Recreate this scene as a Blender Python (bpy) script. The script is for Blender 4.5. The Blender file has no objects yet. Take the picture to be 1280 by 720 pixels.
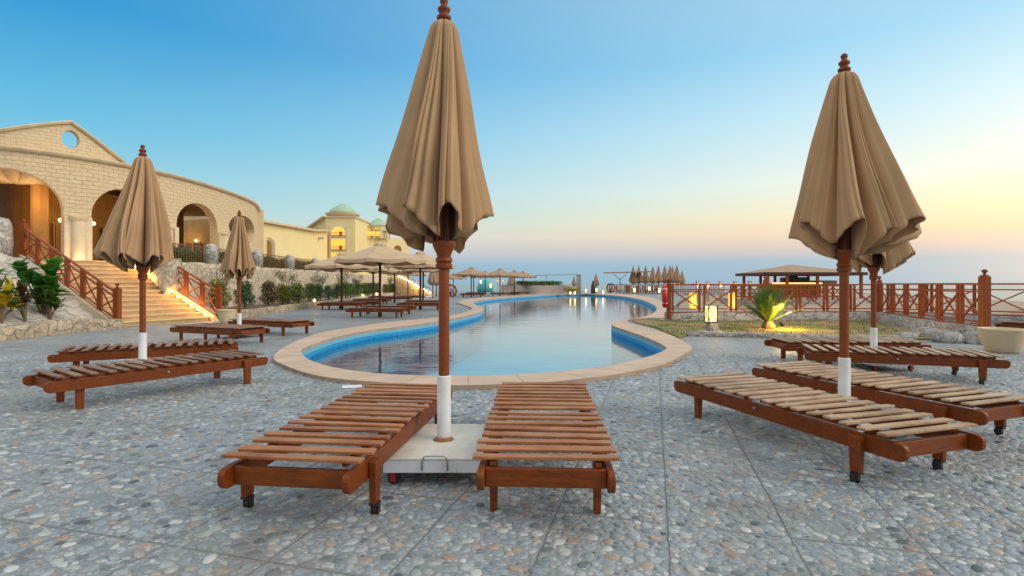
import bpy, bmesh, math, random
from mathutils import Vector, Matrix, noise
R = math.radians
rnd = random.Random(7)
scene = bpy.context.scene
COL = scene.collection
F, H, HY = 665.0, 1.2, 355.0          # focal length in photo pixels, eye height, horizon row

def P(px, py, z=0.0):                  # photo pixel -> point on the level z
    d = (H - z) * F / (py - HY)
    return Vector(((px - 640) * d / F, d, z))
def PD(px, d, z=0.0):
    return Vector(((px - 640) * d / F, d, z))

# ------------------------------------------------------------------ materials
def lin(c):
    return tuple(((v/255)/12.92 if v/255 <= .04045 else ((v/255+.055)/1.055)**2.4) for v in c)
class NT:
    def __init__(s, name):
        s.m = bpy.data.materials.new(name); s.m.use_nodes = True
        s.t = s.m.node_tree; s.n = s.t.nodes; s.l = s.t.links
        s.b = s.n['Principled BSDF']; s.out = s.n['Material Output']
    def add(s, typ, **kw):
        nd = s.n.new(typ)
        for k, v in kw.items():
            if k.startswith('_'): setattr(nd, k[1:], v)
            else:
                key = int(k[1:]) if k[0] == 'i' and k[1:].isdigit() else k.replace('__', ' ')
                if isinstance(v, bpy.types.NodeSocket): s.l.new(v, nd.inputs[key])
                else: nd.inputs[key].default_value = v
        return nd
    def math(s, op, a, b=0.0, clamp=False):
        return s.add('ShaderNodeMath', _operation=op, _use_clamp=clamp, i0=a, i1=b).outputs[0]
    def ramp(s, fac, stops, interp='LINEAR'):
        r = s.n.new('ShaderNodeValToRGB'); r.color_ramp.interpolation = interp
        e = r.color_ramp.elements
        while len(e) < len(stops): e.new(.5)
        for el, (p, c) in zip(e, stops):
            el.position = p; el.color = (c[0], c[1], c[2], 1)
        s.l.new(fac, r.inputs[0]); return r.outputs[0]
    def mix(s, fac, a, b, mode='MIX'):
        nd = s.n.new('ShaderNodeMix'); nd.data_type = 'RGBA'; nd.blend_type = mode
        for i, v in ((0, fac), (6, a), (7, b)):
            if isinstance(v, bpy.types.NodeSocket): s.l.new(v, nd.inputs[i])
            else: nd.inputs[i].default_value = v if i == 0 else (v[0], v[1], v[2], 1)
        return nd.outputs[2]
    def noise(s, vec, scale, detail=4, rough=.55, dist=0.0):
        return s.add('ShaderNodeTexNoise', Vector=vec, Scale=scale, Detail=detail, Roughness=rough, Distortion=dist).outputs[0]
    def obj(s): return s.add('ShaderNodeTexCoord').outputs['Object']
    def uv(s): return s.add('ShaderNodeTexCoord').outputs['UV']
    def mapping(s, vec, scale=(1,1,1), rot=(0,0,0), loc=(0,0,0)):
        return s.add('ShaderNodeMapping', Vector=vec, Scale=scale, Rotation=rot, Location=loc).outputs[0]
    def set(s, **kw):
        for k, v in kw.items():
            k = k.replace('__', ' ')
            if isinstance(v, bpy.types.NodeSocket): s.l.new(v, s.b.inputs[k])
            else:
                if k in ('Base Color', 'Emission Color', 'Specular Tint') and len(v) == 3: v = (*v, 1)
                s.b.inputs[k].default_value = v
    def bump(s, h, strength=.3, dist=.02):
        nd = s.add('ShaderNodeBump', Height=h, Strength=strength, Distance=dist)
        s.l.new(nd.outputs[0], s.b.inputs['Normal'])

def simple(name, c, rough=.6, var=.12, scale=6, bump=0., spec=.5, metallic=0.):
    m = NT(name); v = m.obj(); n = m.noise(v, scale, 5)
    a = tuple(x*(1-var) for x in c); b = tuple(min(1, x*(1+var)) for x in c)
    m.set(Base__Color=m.ramp(n, [(.3, a), (.7, b)]), Roughness=rough, Metallic=metallic)
    m.b.inputs['Specular IOR Level'].default_value = spec
    if bump: m.bump(m.noise(v, scale*6, 4), bump, .01)
    return m.m
def emit(name, c, st):
    m = NT(name); m.set(Base__Color=c, Emission__Color=c, Emission__Strength=st); return m.m
def wood(name, dark, light, rough=.38, scale=1.0, weather=None):
    m = NT(name); v = m.obj()
    oi = m.add('ShaderNodeObjectInfo').outputs['Random']
    geo = m.add('ShaderNodeNewGeometry').outputs['Random Per Island']
    off = m.add('ShaderNodeCombineXYZ', X=m.math('MULTIPLY', oi, 9.0), Y=m.math('MULTIPLY', geo, 31.0), Z=0.0).outputs[0]
    vv = m.add('ShaderNodeVectorMath', _operation='ADD', i0=v, i1=off).outputs[0]
    g = m.noise(m.mapping(vv, (3*scale, 3*scale, 3*scale)), 3, 4)
    st = m.noise(m.mapping(vv, (40*scale, 5*scale, 40*scale)), 1.5, 5, .7, .6)
    f = m.math('ADD', m.math('MULTIPLY', st, .7), m.math('MULTIPLY', g, .3))
    c = m.ramp(f, [(.32, dark), (.66, light)])
    c = m.mix(m.math('MULTIPLY', geo, .45), c, tuple(x*.55 for x in dark))
    if weather:
        w = m.noise(vv, 2.3, 5, .7)
        c = m.mix(m.ramp(w, [(.38, (0,0,0)), (.62, (.85,.85,.85))]), c, weather)
    m.set(Base__Color=c, Roughness=m.math('ADD', m.math('MULTIPLY', st, .3), rough-.12))
    m.b.inputs['Specular IOR Level'].default_value = .32
    m.bump(st, .35, .003)
    return m.m
M = {}
M['frame_wood'] = wood('frame_wood', (.11,.02,.002), (.34,.078,.006), .42)
M['slat_orange'] = wood('slat_orange', (.18,.05,.012), (.50,.17,.04), .42, weather=(.42,.19,.08))
M['slat_weathered_sheen'] = wood('slat_weathered_sheen', (.22,.11,.055), (.52,.33,.18), .45, weather=(.52,.37,.24))  # weathered tan, paled further by grazing sky sheen put into the colour
M['slat_brown'] = wood('slat_brown', (.14,.06,.035), (.27,.14,.085), .45, weather=(.3,.19,.13))
M['rail_wood'] = wood('rail_wood', (.18,.03,.005), (.44,.10,.014), .48)
M['pole_wood'] = wood('pole_wood', (.17,.035,.006), (.29,.07,.013), .45)
M['pole_dark'] = wood('pole_dark', (.06,.018,.012), (.12,.04,.025), .5)
M['white_paint'] = simple('white_paint', (.74,.76,.78), .45, .08, 5, .1)
def worn(name, c, dirtc, chips):
    m = NT(name); v = m.obj()
    g = m.ramp(m.noise(v, 3.5, 8, .75), [(.42,(0,0,0)),(.68,(.75,.75,.75))])
    k = m.ramp(m.noise(m.mapping(v, (1,1,1), (0,0,0), (5,2,1)), 26, 5, .7), [(chips,(0,0,0)),(chips+.03,(1,1,1))])
    col = m.mix(g, c, dirtc); col = m.mix(k, col, (.20,.09,.04))
    m.set(Base__Color=col, Roughness=.5); m.bump(m.noise(v, 20, 5), .12, .01); return m.m
M['white_paint'] = worn('white_paint', (.76,.78,.80), (.55,.53,.49), .69)
M['base_paint'] = worn('base_paint', (.66,.63,.56), (.42,.38,.31), .68)
M['steel'] = simple('steel', (.4,.4,.41), .35, .1, 20, 0, .5, .9)
M['rubber'] = simple('rubber', (.02,.02,.022), .6)
M['red_plastic'] = simple('red_plastic', (.55,.02,.02), .35)
M['rust'] = simple('rust', (.25,.1,.04), .8, .4, 30)

def fabric(name, c, tr=.25):
    m = NT(name); v = m.obj()
    n = m.noise(v, 2.2, 5)
    col = m.ramp(n, [(.3, tuple(x*.86 for x in c)), (.7, tuple(min(1, x*1.1) for x in c))])
    w1 = m.add('ShaderNodeTexWave', Vector=m.mapping(v, (1,1,1)), Scale=160., Distortion=1.5).outputs[1]
    w2 = m.noise(m.mapping(v, (60,60,400)), 1., 2)
    m.set(Base__Color=col, Roughness=.85)
    m.b.inputs['Specular IOR Level'].default_value = .15
    m.b.inputs['Sheen Weight'].default_value = .15
    m.bump(m.math('ADD', w2, m.math('MULTIPLY', m.noise(v, 9, 5), 2.)), .3, .006)
    t = m.add('ShaderNodeBsdfTranslucent', Color=(c[0]*1.1, c[1]*.82, c[2]*.6, 1)).outputs[0]
    mx = m.n.new('ShaderNodeMixShader'); mx.inputs[0].default_value = tr
    m.l.new(m.b.outputs[0], mx.inputs[1]); m.l.new(t, mx.inputs[2]); m.l.new(mx.outputs[0], m.out.inputs[0])
    return m.m
M['canvas'] = fabric('canvas', (.55,.345,.185), .16)
M['canvas_pale'] = fabric('canvas_pale', (.66,.50,.32), .25)
M['canvas_straw'] = fabric('canvas_straw', (.48,.34,.22), .25)

def pebbles():
    m = NT('pebble_paving'); v = m.obj()
    warp = m.add('ShaderNodeTexNoise', Vector=v, Scale=7., Detail=2.).outputs[1]
    vv = m.add('ShaderNodeVectorMath', _operation='MULTIPLY_ADD', i0=warp, i1=(.03,.03,0), i2=v).outputs[0]
    pv = m.mapping(vv, (1., 1.45, 0.), (0,0,R(20)))
    vo = m.add('ShaderNodeTexVoronoi', _feature='F1', _voronoi_dimensions='2D', Vector=pv, Scale=15.5, Randomness=.72)
    ve = m.add('ShaderNodeTexVoronoi', _feature='DISTANCE_TO_EDGE', _voronoi_dimensions='2D', Vector=pv, Scale=15.5, Randomness=.72)
    cell = m.add('ShaderNodeSeparateColor', Color=vo.outputs['Color'])
    size = m.math('ADD', m.math('MULTIPLY', cell.outputs[1], .07), .035)
    # a second, finer generation of small stones
    pv2 = m.mapping(vv, (1., 1.25, 0.), (0,0,R(-30)), (3.1, 1.7, 0))
    vo2 = m.add('ShaderNodeTexVoronoi', _feature='F1', _voronoi_dimensions='2D', Vector=pv2, Scale=30.)
    cell2 = m.add('ShaderNodeSeparateColor', Color=vo2.outputs['Color'])
    edge = m.math('SUBTRACT', ve.outputs[0], size)
    peb = m.math('MULTIPLY', edge, 14., True)
    cut = m.math('SUBTRACT', m.math('ADD', .36, m.math('MULTIPLY', cell.outputs[2], .12)), vo.outputs['Distance'])
    peb = m.math('MULTIPLY', peb, m.math('MULTIPLY', cut, 8., True), True)
    so_ = m.add('ShaderNodeSeparateXYZ', Vector=v)
    far = m.math('MULTIPLY', m.math('ADD', m.math('SUBTRACT', so_.outputs[1], 8.6), m.math('MULTIPLY', m.math('SUBTRACT', m.noise(v, 1.5, 3), .5), 1.2)), 3., True)
    peb = m.math('MULTIPLY', peb, far)
    sm = m.math('MULTIPLY', m.math('SUBTRACT', .36, vo2.outputs['Distance']), 8., True)
    sm = m.math('MULTIPLY', sm, m.math('SUBTRACT', 1., peb))
    stops = [(0,(.20,.225,.24)),(.07,(.28,.32,.345)),(.20,(.44,.46,.46)),(.34,(.33,.37,.39)),(.48,(.50,.50,.48)),
             (.62,(.46,.35,.26)),(.69,(.27,.30,.33)),(.76,(.55,.56,.55)),(.88,(.38,.38,.36)),(.95,(.12,.13,.155)),(.98,(.42,.29,.22))]
    c1 = m.ramp(cell.outputs[0], stops, 'CONSTANT')
    c2 = m.ramp(cell2.outputs[0], stops[1:9], 'CONSTANT')
    speck = m.noise(v, 90, 3)
    mortar = m.mix(m.noise(v, 1.3, 5), (.24,.255,.255), (.36,.37,.36))
    c = m.mix(sm, mortar, c2); c = m.mix(peb, c, c1)
    c = m.mix(.35, c, m.ramp(speck, [(.3,(.25,.25,.25)),(.7,(.75,.75,.75))]), 'OVERLAY')
    # slab joints
    jv = m.add('ShaderNodeSeparateXYZ', Vector=m.mapping(v, (1,1,1), (0,0,R(15)), (.22,.1,0)))
    wob = m.math('MULTIPLY', m.math('SUBTRACT', m.noise(v, 5, 3), .5), .022)
    def joint(o, pitch):
        q = m.math('MODULO', m.math('ADD', m.math('ADD', o, 100.*pitch), wob), pitch)
        q = m.math('ABSOLUTE', m.math('SUBTRACT', q, pitch/2))
        return m.math('MULTIPLY', m.math('SUBTRACT', .0075, q), 200., True)
    j = m.math('MAXIMUM', joint(jv.outputs[0], .56), joint(jv.outputs[1], .82))
    moss = m.ramp(m.noise(v, .9, 5, .7), [(.52,(0,0,0)),(.66,(1,1,1))])
    jc = m.mix(moss, (.23,.235,.23), (.12,.12,.09))
    c = m.mix(j, c, jc)
    # broad wear and stains of the cement
    stain = m.noise(v, .55, 6, .65)
    c = m.mix(.6, c, m.ramp(stain, [(.3,(.36,.365,.37)),(.7,(.62,.61,.60))]), 'OVERLAY')
    dirt = m.ramp(m.noise(v, 1.1, 8, .75), [(.47,(0,0,0)),(.64,(.7,.7,.7))])
    c = m.mix(dirt, c, (.19,.175,.15))
    hgt = m.math('ADD', m.math('MULTIPLY', m.math('POWER', m.math('MULTIPLY', m.math('MINIMUM', edge, cut), 3.6, True), .6), peb), m.math('MULTIPLY', sm, .25))
    hgt = m.math('SUBTRACT', hgt, m.math('MULTIPLY', j, .6))
    c = m.mix(1., c, (.82,.87,.93), 'MULTIPLY')
    m.set(Base__Color=c, Roughness=m.ramp(peb, [(0,(.6,.6,.6)),(1,(.38,.38,.38))]))
    m.bump(hgt, .8, .014)
    return m.m
M['pebbles'] = pebbles()
def stones():
    m = NT('river_pebble'); v = m.obj()
    g = m.add('ShaderNodeNewGeometry').outputs['Random Per Island']
    c = m.ramp(g, [(0,(.17,.19,.205)),(.08,(.28,.315,.34)),(.22,(.43,.445,.44)),(.35,(.33,.365,.385)),(.47,(.50,.50,.47)),(.55,(.23,.26,.28)),(.62,(.45,.33,.245)),(.67,(.37,.40,.41)),(.79,(.60,.60,.57)),(.84,(.42,.38,.33)),(.90,(.32,.35,.37)),(.955,(.09,.10,.12)),(.98,(.40,.26,.19))], 'CONSTANT')
    sp2 = m.add('ShaderNodeTexNoise', Vector=v, Scale=70., Detail=4.).outputs[0]
    c = m.mix(.55, c, m.ramp(sp2, [(.3,(.33,.33,.33)),(.7,(.66,.65,.63))]), 'OVERLAY')
    dirt = m.ramp(m.noise(v, 1.1, 8, .75), [(.47,(0,0,0)),(.64,(.75,.75,.75))])
    c = m.mix(dirt, c, (.20,.185,.16))
    c = m.mix(1., c, (.80,.86,.92), 'MULTIPLY')
    m.set(Base__Color=c, Roughness=m.ramp(m.noise(v, 3., 3), [(.3,(.28,.28,.28)),(.7,(.5,.5,.5))])); return m.m
M['stones'] = stones()

def stone_uv(name, light, dark, mortar, bw=.62, bh=.27, bump=.8, rough=.9):
    m = NT(name); v = m.uv()
    wn = m.add('ShaderNodeTexNoise', Vector=v, Scale=2.2, Detail=3.).outputs[1]
    vv = m.add('ShaderNodeVectorMath', _operation='MULTIPLY_ADD', i0=wn, i1=(.16,.11,0), i2=v).outputs[0]
    b = m.add('ShaderNodeTexBrick', Vector=vv, Color1=(*light,1), Color2=(*dark,1), Mortar=(*mortar,1), Scale=1., **{})
    b.inputs['Mortar Size'].default_value = .012; b.inputs['Mortar Smooth'].default_value = .5
    b.inputs['Brick Width'].default_value = bw; b.inputs['Row Height'].default_value = bh
    n = m.noise(v, 5, 6, .65)
    c = m.mix(.45, b.outputs[0], m.ramp(n, [(.3,(.35,.35,.35)),(.7,(.68,.68,.68))]), 'OVERLAY')
    h = m.math('ADD', m.math('MULTIPLY', b.outputs[1], -1.2), m.math('MULTIPLY', n, 1.1))
    m.set(Base__Color=c, Roughness=rough); m.bump(h, bump, .09)
    return m.m
M['facade'] = stone_uv('facade_stone', (.72,.55,.34), (.67,.51,.31), (.54,.39,.23), .46, .2, .65)
M['pediment'] = stone_uv('pediment_stone', (.72,.56,.35), (.68,.52,.32), (.56,.42,.26), .42, .16, .5)
def rock(name, a, b, scale=2.2, dark=(.2,.17,.14), bump=.9, seamk=.3):
    m = NT(name); v = m.obj()
    warp = m.add('ShaderNodeTexNoise', Vector=v, Scale=3., Detail=3.).outputs[1]
    vv = m.add('ShaderNodeVectorMath', _operation='MULTIPLY_ADD', i0=warp, i1=(.55,.55,.4), i2=v).outputs[0]
    vo = m.add('ShaderNodeTexVoronoi', Vector=vv, Scale=scale)
    ve = m.add('ShaderNodeTexVoronoi', _feature='DISTANCE_TO_EDGE', Vector=vv, Scale=scale)
    cell = m.add('ShaderNodeSeparateColor', Color=vo.outputs['Color']).outputs[0]
    n = m.noise(v, 7, 7, .7)
    c = m.mix(cell, a, b)
    c = m.mix(.6, c, m.ramp(n, [(.30,(.15,.14,.13)),(.48,(.5,.5,.5)),(.72,(.82,.80,.77))]), 'OVERLAY')
    seam = m.math('MULTIPLY', ve.outputs[0], 14., True)
    c = m.mix(m.math('MULTIPLY', m.math('SUBTRACT', 1., seam), seamk), c, dark)
    m.set(Base__Color=c, Roughness=.92)
    m.bump(m.math('ADD', m.math('MULTIPLY', seam, .6), m.math('MULTIPLY', n, 1.4)), bump, .06)
    return m.m
M['rock_wall'] = rock('rock_wall', (.60,.50,.37), (.50,.42,.31))
M['rock_bank'] = rock('rock_bank', (.66,.60,.52), (.54,.50,.44), 1.3, bump=1.0)
M['kerb_stone'] = rock('kerb_stone', (.58,.48,.35), (.42,.33,.23), 3.5)
M['grey_stone'] = rock('grey_stone', (.46,.44,.41), (.36,.35,.34), 3., (.15,.14,.13))
M['pillar_stone'] = rock('pillar_stone', (.56,.54,.5), (.45,.43,.4), 5.)
M['cornice'] = simple('cornice', (.64,.51,.33), .85, .15, 3, .3)
M['column'] = simple('column_stone', (.70,.56,.36), .8, .1, 3, .3)
M['cream'] = simple('cream_plaster', (.78,.64,.32), .85, .05, .6, .1)
M['cream_light'] = simple('cream_trim', (.68,.60,.44), .8, .05)
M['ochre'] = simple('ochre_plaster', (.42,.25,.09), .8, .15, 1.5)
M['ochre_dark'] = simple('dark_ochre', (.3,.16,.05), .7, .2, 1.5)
M['green_dome'] = simple('green_dome', (.33,.50,.34), .6, .12, 2)
M['dark_glass'] = simple('dark_glass', (.05,.035,.025), .15, .2)
M['pale_cloth'] = simple('pale_drape', (.45,.38,.32), .8, .1)
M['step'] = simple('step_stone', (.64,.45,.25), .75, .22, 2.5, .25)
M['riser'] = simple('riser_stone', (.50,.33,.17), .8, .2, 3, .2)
M['soil'] = simple('soil', (.15,.10,.07), .95, .3, 3, .8)
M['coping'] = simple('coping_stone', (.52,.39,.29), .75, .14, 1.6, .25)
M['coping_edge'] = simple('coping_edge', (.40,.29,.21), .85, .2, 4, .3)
M['sand'] = simple('sand', (.36,.27,.20), .95, .2, .25, .4)
M['path'] = simple('far_paving', (.36,.33,.31), .85, .15, .5, .2)
M['grey_wall'] = simple('grey_wall', (.36,.32,.29), .85, .15, .7, .2)
M['terracotta'] = simple('pot_cream', (.62,.50,.32), .6, .06, 3)
M['black'] = simple('black_metal', (.02,.02,.02), .4)
M['glow'] = emit('lamp_glow', (1,.62,.18), 9)
M['glow_soft'] = emit('lantern_glow', (1,.66,.22), 2.2)
M['window_glow'] = emit('window_glow', (1,.48,.07), .85)
M['bulb'] = emit('bulb', (1,.75,.38), 20)

def leafm(name, a, b, rough=.5, tip=None):
    m = NT(name)
    g = m.add('ShaderNodeNewGeometry').outputs['Random Per Island']
    stops = [(0, a), (.75, b)] + ([(.8, tip), (1, tip)] if tip else [])
    c = m.ramp(g, stops)
    m.set(Base__Color=c, Roughness=rough)
    t = m.add('ShaderNodeBsdfTranslucent', Color=c).outputs[0]
    mx = m.n.new('ShaderNodeMixShader'); mx.inputs[0].default_value = .3
    m.l.new(m.b.outputs[0], mx.inputs[1]); m.l.new(t, mx.inputs[2]); m.l.new(mx.outputs[0], m.out.inputs[0])
    return m.m
M['leaf_dark'] = leafm('leaf_dark', (.03,.08,.025), (.07,.15,.04))
M['leaf_mid'] = leafm('leaf_mid', (.06,.12,.02), (.15,.22,.035))
M['leaf_yellow'] = leafm('leaf_yellow', (.13,.15,.02), (.30,.28,.03))
M['leaf_red'] = leafm('leaf_red', (.06,.05,.025), (.16,.10,.04))
M['leaf_broad'] = leafm('leaf_broad', (.03,.14,.02), (.10,.28,.04), .35)
M['leaf_croton'] = leafm('leaf_croton', (.35,.28,.02), (.75,.52,.03), .4, (.1,.16,.03))
M['leaf_olive'] = leafm('leaf_olive', (.09,.08,.05), (.17,.15,.08))
M['leaf_flower'] = leafm('leaf_flower', (.06,.09,.03), (.14,.17,.05), .5, (.35,.12,.3))
M['frond'] = leafm('frond', (.04,.11,.02), (.12,.2,.03), .4)
M['grass'] = leafm('grass_blade', (.06,.10,.015), (.15,.18,.03), .6, (.22,.17,.07))
M['bark'] = simple('bark', (.16,.11,.07), .9, .3, 12, .6)

def lawn():
    m = NT('dry_lawn'); v = m.obj()
    n = m.noise(v, .9, 6, .65)
    c = m.ramp(n, [(.44,(.33,.21,.11)),(.56,(.15,.17,.035)),(.7,(.08,.14,.02))])
    c = m.mix(.5, c, m.ramp(m.noise(v, 30, 4), [(.3,(.3,.3,.3)),(.7,(.7,.7,.7))]), 'OVERLAY')
    m.set(Base__Color=c, Roughness=.95); m.bump(m.noise(v, 40, 4), .8, .03); return m.m
M['lawn'] = lawn()
def pooltile():
    m = NT('pool_tile'); v = m.uv()
    b = m.add('ShaderNodeTexBrick', Vector=v, Color1=(.0,.17,.45,1), Color2=(.0,.25,.56,1), Mortar=(.03,.34,.58,1), Scale=1.)
    b.offset = 0
    b.inputs['Mortar Size'].default_value = .012; b.inputs['Brick Width'].default_value = .12; b.inputs['Row Height'].default_value = .12
    sx = m.add('ShaderNodeSeparateXYZ', Vector=v)
    band = m.math('MULTIPLY', m.math('ADD', sx.outputs[1], .085), 200., True)
    b2 = m.add('ShaderNodeTexChecker', Vector=v, Color1=(.30,.55,.62,1), Color2=(.03,.30,.50,1), Scale=28.)
    m.set(Base__Color=m.mix(band, b.outputs[0], b2.outputs[0]), Roughness=.55); m.b.inputs['Specular IOR Level'].default_value = .2; return m.m
M['pool_tile'] = pooltile()
def poolfloor():
    m = NT('pool_floor'); v = m.obj()
    c = m.ramp(m.noise(v, .5, 3), [(.3,(.0,.42,.84)),(.7,(.0,.56,.95))])
    m.set(Base__Color=c, Roughness=.6); return m.m
M['pool_floor'] = poolfloor()
def water():
    m = NT('pool_water'); v = m.obj()
    n1 = m.noise(m.mapping(v, (.55,1.5,1)), 1.3, 3, .5)
    n2 = m.noise(m.mapping(v, (1,1.6,1)), 6., 2, .5)
    bmp = m.add('ShaderNodeBump', Height=m.math('ADD', n1, m.math('MULTIPLY', n2, .12)), Strength=.15, Distance=.05).outputs[0]
    fr = m.add('ShaderNodeFresnel', IOR=1.36, Normal=bmp).outputs[0]
    gl = m.add('ShaderNodeBsdfGlossy', Color=(1,1,1,1), Roughness=.07, Normal=bmp).outputs[0]
    tr = m.add('ShaderNodeBsdfTransparent', Color=(.8,1,1,1)).outputs[0]
    mx = m.n.new('ShaderNodeMixShader')
    m.l.new(m.math('MULTIPLY', fr, 1.12, True), mx.inputs[0]); m.l.new(tr, mx.inputs[1]); m.l.new(gl, mx.inputs[2]); m.l.new(mx.outputs[0], m.out.inputs[0])
    return m.m
M['water'] = water()
def sea():
    m = NT('sea_water'); v = m.obj()
    m.set(Base__Color=(.09,.17,.22), Roughness=.22)
    m.bump(m.noise(m.mapping(v, (.05,.15,1)), 1., 4), .25, 1.); return m.m
M['sea'] = sea()

# ------------------------------------------------------------------ mesh helpers
def V(*a): return Vector(a)
class B:
    """collects shapes in one bmesh"""
    def __init__(s): s.bm = bmesh.new(); s.uvl = None; s.mi = 0
    def face(s, vs, uvs=None):
        f = s.bm.faces.new([v if isinstance(v, bmesh.types.BMVert) else s.bm.verts.new(v) for v in vs])
        f.material_index = s.mi
        if uvs:
            if s.uvl is None: s.uvl = s.bm.loops.layers.uv.new('UVMap')
            for l, u in zip(f.loops, uvs): l[s.uvl].uv = u
        return f
    def box(s, c, size, rz=0, M_=None, taper=1.0):
        x, y, z = size[0]/2, size[1]/2, size[2]/2
        m = M_ if M_ else Matrix.Translation(Vector(c)) @ Matrix.Rotation(rz, 4, 'Z')
        vs = []
        for dz in (-1, 1):
            k = taper if dz < 0 else 1.0
            for dx, dy in ((-1,-1),(1,-1),(1,1),(-1,1)):
                vs.append(s.bm.verts.new(m @ Vector((dx*x*k, dy*y*k, dz*z))))
        for q in ((3,2,1,0),(4,5,6,7),(0,1,5,4),(1,2,6,5),(2,3,7,6),(3,0,4,7)):
            s.face([vs[i] for i in q])
        return s
    def beam(s, a, b, w, h, up=(0,0,1)):
        a, b = Vector(a), Vector(b); d = b - a; L = d.length; d.normalize()
        u = Vector(up); side = d.cross(u)
        if side.length < 1e-4: side = d.cross(Vector((1,0,0)))
        side.normalize(); u2 = side.cross(d)
        m = Matrix((( *[d.x, side.x, u2.x, (a.x+b.x)/2],), (d.y, side.y, u2.y, (a.y+b.y)/2), (d.z, side.z, u2.z, (a.z+b.z)/2), (0,0,0,1)))
        return s.box((0,0,0), (L, w, h), M_=m)
    def tube(s, pts, r, n=8, r1=None, cap=True):
        pts = [Vector(p) for p in pts]; rings = []
        prev = None
        for i, p in enumerate(pts):
            d = (pts[min(i+1, len(pts)-1)] - pts[max(i-1, 0)]).normalized()
            ref = Vector((0,0,1)) if abs(d.z) < .9 else Vector((1,0,0))
            if prev is not None: ref = prev
            a = d.cross(ref)
            if a.length < 1e-4: a = d.cross(Vector((0,1,0)))
            a.normalize(); b = a.cross(d).normalized(); prev = b
            rr = r if r1 is None else r + (r1-r)*i/(len(pts)-1)
            rings.append([s.bm.verts.new(p + (a*math.cos(t)+b*math.sin(t))*rr) for t in [2*math.pi*k/n for k in range(n)]])
        for A, Bq in zip(rings, rings[1:]):
            for k in range(n): s.face([A[k], A[(k+1)%n], Bq[(k+1)%n], Bq[k]])
        if cap: s.face(rings[0][::-1]); s.face(rings[-1])
        return s
    def lathe(s, prof, c=(0,0,0), n=20, cap=True):
        rings = []
        for r, z in prof:
            rings.append([s.bm.verts.new((c[0]+r*math.cos(2*math.pi*k/n), c[1]+r*math.sin(2*math.pi*k/n), c[2]+z)) for k in range(n)])
        for A, Bq in zip(rings, rings[1:]):
            for k in range(n): s.face([A[k], A[(k+1)%n], Bq[(k+1)%n], Bq[k]])
        if cap: s.face(rings[0][::-1]); s.face(rings[-1])
        return s
    def torus(s, c, Rr, r, axis='Z', n=24, k=8, sc=1):
        m = {'Z': Matrix(), 'Y': Matrix.Rotation(R(90),4,'X'), 'X': Matrix.Rotation(R(90),4,'Y')}[axis]
        rings = []
        for i in range(n):
            a = 2*math.pi*i/n
            rings.append([s.bm.verts.new(Vector(c) + (m @ Vector(((Rr+r*math.cos(t))*math.cos(a), (Rr+r*math.cos(t))*math.sin(a), r*math.sin(t))))) for t in [2*math.pi*q/k for q in range(k)]])
        for i in range(n):
            A, Bq = rings[i], rings[(i+1)%n]
            for q in range(k): s.face([A[q], Bq[q], Bq[(q+1)%k], A[(q+1)%k]])
        return s
    def sphere(s, c, r, seg=12, rings=8, sz=1):
        prof = [(max(1e-4, r*math.sin(math.pi*i/rings)), -r*sz*math.cos(math.pi*i/rings)) for i in range(rings+1)]
        return s.lathe(prof, c, seg)
    def prism(s, poly, z0, z1):
        """vertical prism on a ground polygon (list of xy), ear-cut caps"""
        lo = [s.bm.verts.new((p[0], p[1], z0)) for p in poly]; hi = [s.bm.verts.new((p[0], p[1], z1)) for p in poly]
        n = len(poly)
        for i in range(n): s.face([lo[i], lo[(i+1)%n], hi[(i+1)%n], hi[i]])
        s.face(hi); s.face(lo[::-1]); return s
    def build(s, name, mats, parent=None, smooth=False, recalc=True, bevel=0, auto=False, loc=None, sub=0, solid=0):
        bm = s.bm
        if recalc: bmesh.ops.recalc_face_normals(bm, faces=bm.faces)
        me = bpy.data.meshes.new(name); bm.to_mesh(me); bm.free()
        mats = mats if isinstance(mats, (list, tuple)) else [mats]
        for mm in mats: me.materials.append(M[mm] if isinstance(mm, str) else mm)
        if smooth:
            for p in me.polygons: p.use_smooth = True
            if auto:
                try: me.set_sharp_from_angle(angle=R(38))
                except Exception: pass
        o = bpy.data.objects.new(name, me); COL.objects.link(o)
        if parent: o.parent = parent
        if loc is not None: o.location = loc
        if solid:
            md = o.modifiers.new('sol', 'SOLIDIFY'); md.thickness = solid; md.offset = 0
        if bevel:
            md = o.modifiers.new('bev', 'BEVEL'); md.width = bevel; md.segments = 2; md.limit_method = 'ANGLE'; md.harden_normals = False
        if sub:
            md = o.modifiers.new('sub', 'SUBSURF'); md.levels = sub; md.render_levels = sub
        return o
def tag(o, label=None, cat=None, group=None, kind=None):
    if label: o['label'] = label
    if cat: o['category'] = cat
    if group: o['group'] = group
    if kind: o['kind'] = kind
    return o
def thing(name, loc, rz, label, cat, group=None):
    o = bpy.data.objects.new(name, None); COL.objects.link(o); o.empty_display_size = .2
    o.location = loc; o.rotation_euler = (0, 0, rz)
    return tag(o, label, cat, group)
def structure(o, label=None):
    o['kind'] = 'structure'; 
    if label: o['label'] = label
    return o
def copy_tree(o, parent=None):
    c = o.copy(); COL.objects.link(c); c.parent = parent
    for ch in list(o.children): copy_tree(ch, c)
    return c
def place(proto, loc, rz, label, group=None, first=[None], sc=None):
    key = proto.name
    if key not in USED: USED.add(key); o = proto
    else: o = copy_tree(proto)
    o.location = loc; o.rotation_euler = (0, 0, rz); o['label'] = label
    if group: o['group'] = group
    if sc: o.scale = sc if hasattr(sc, '__len__') else (sc,)*3
    return o
USED = set()
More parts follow.
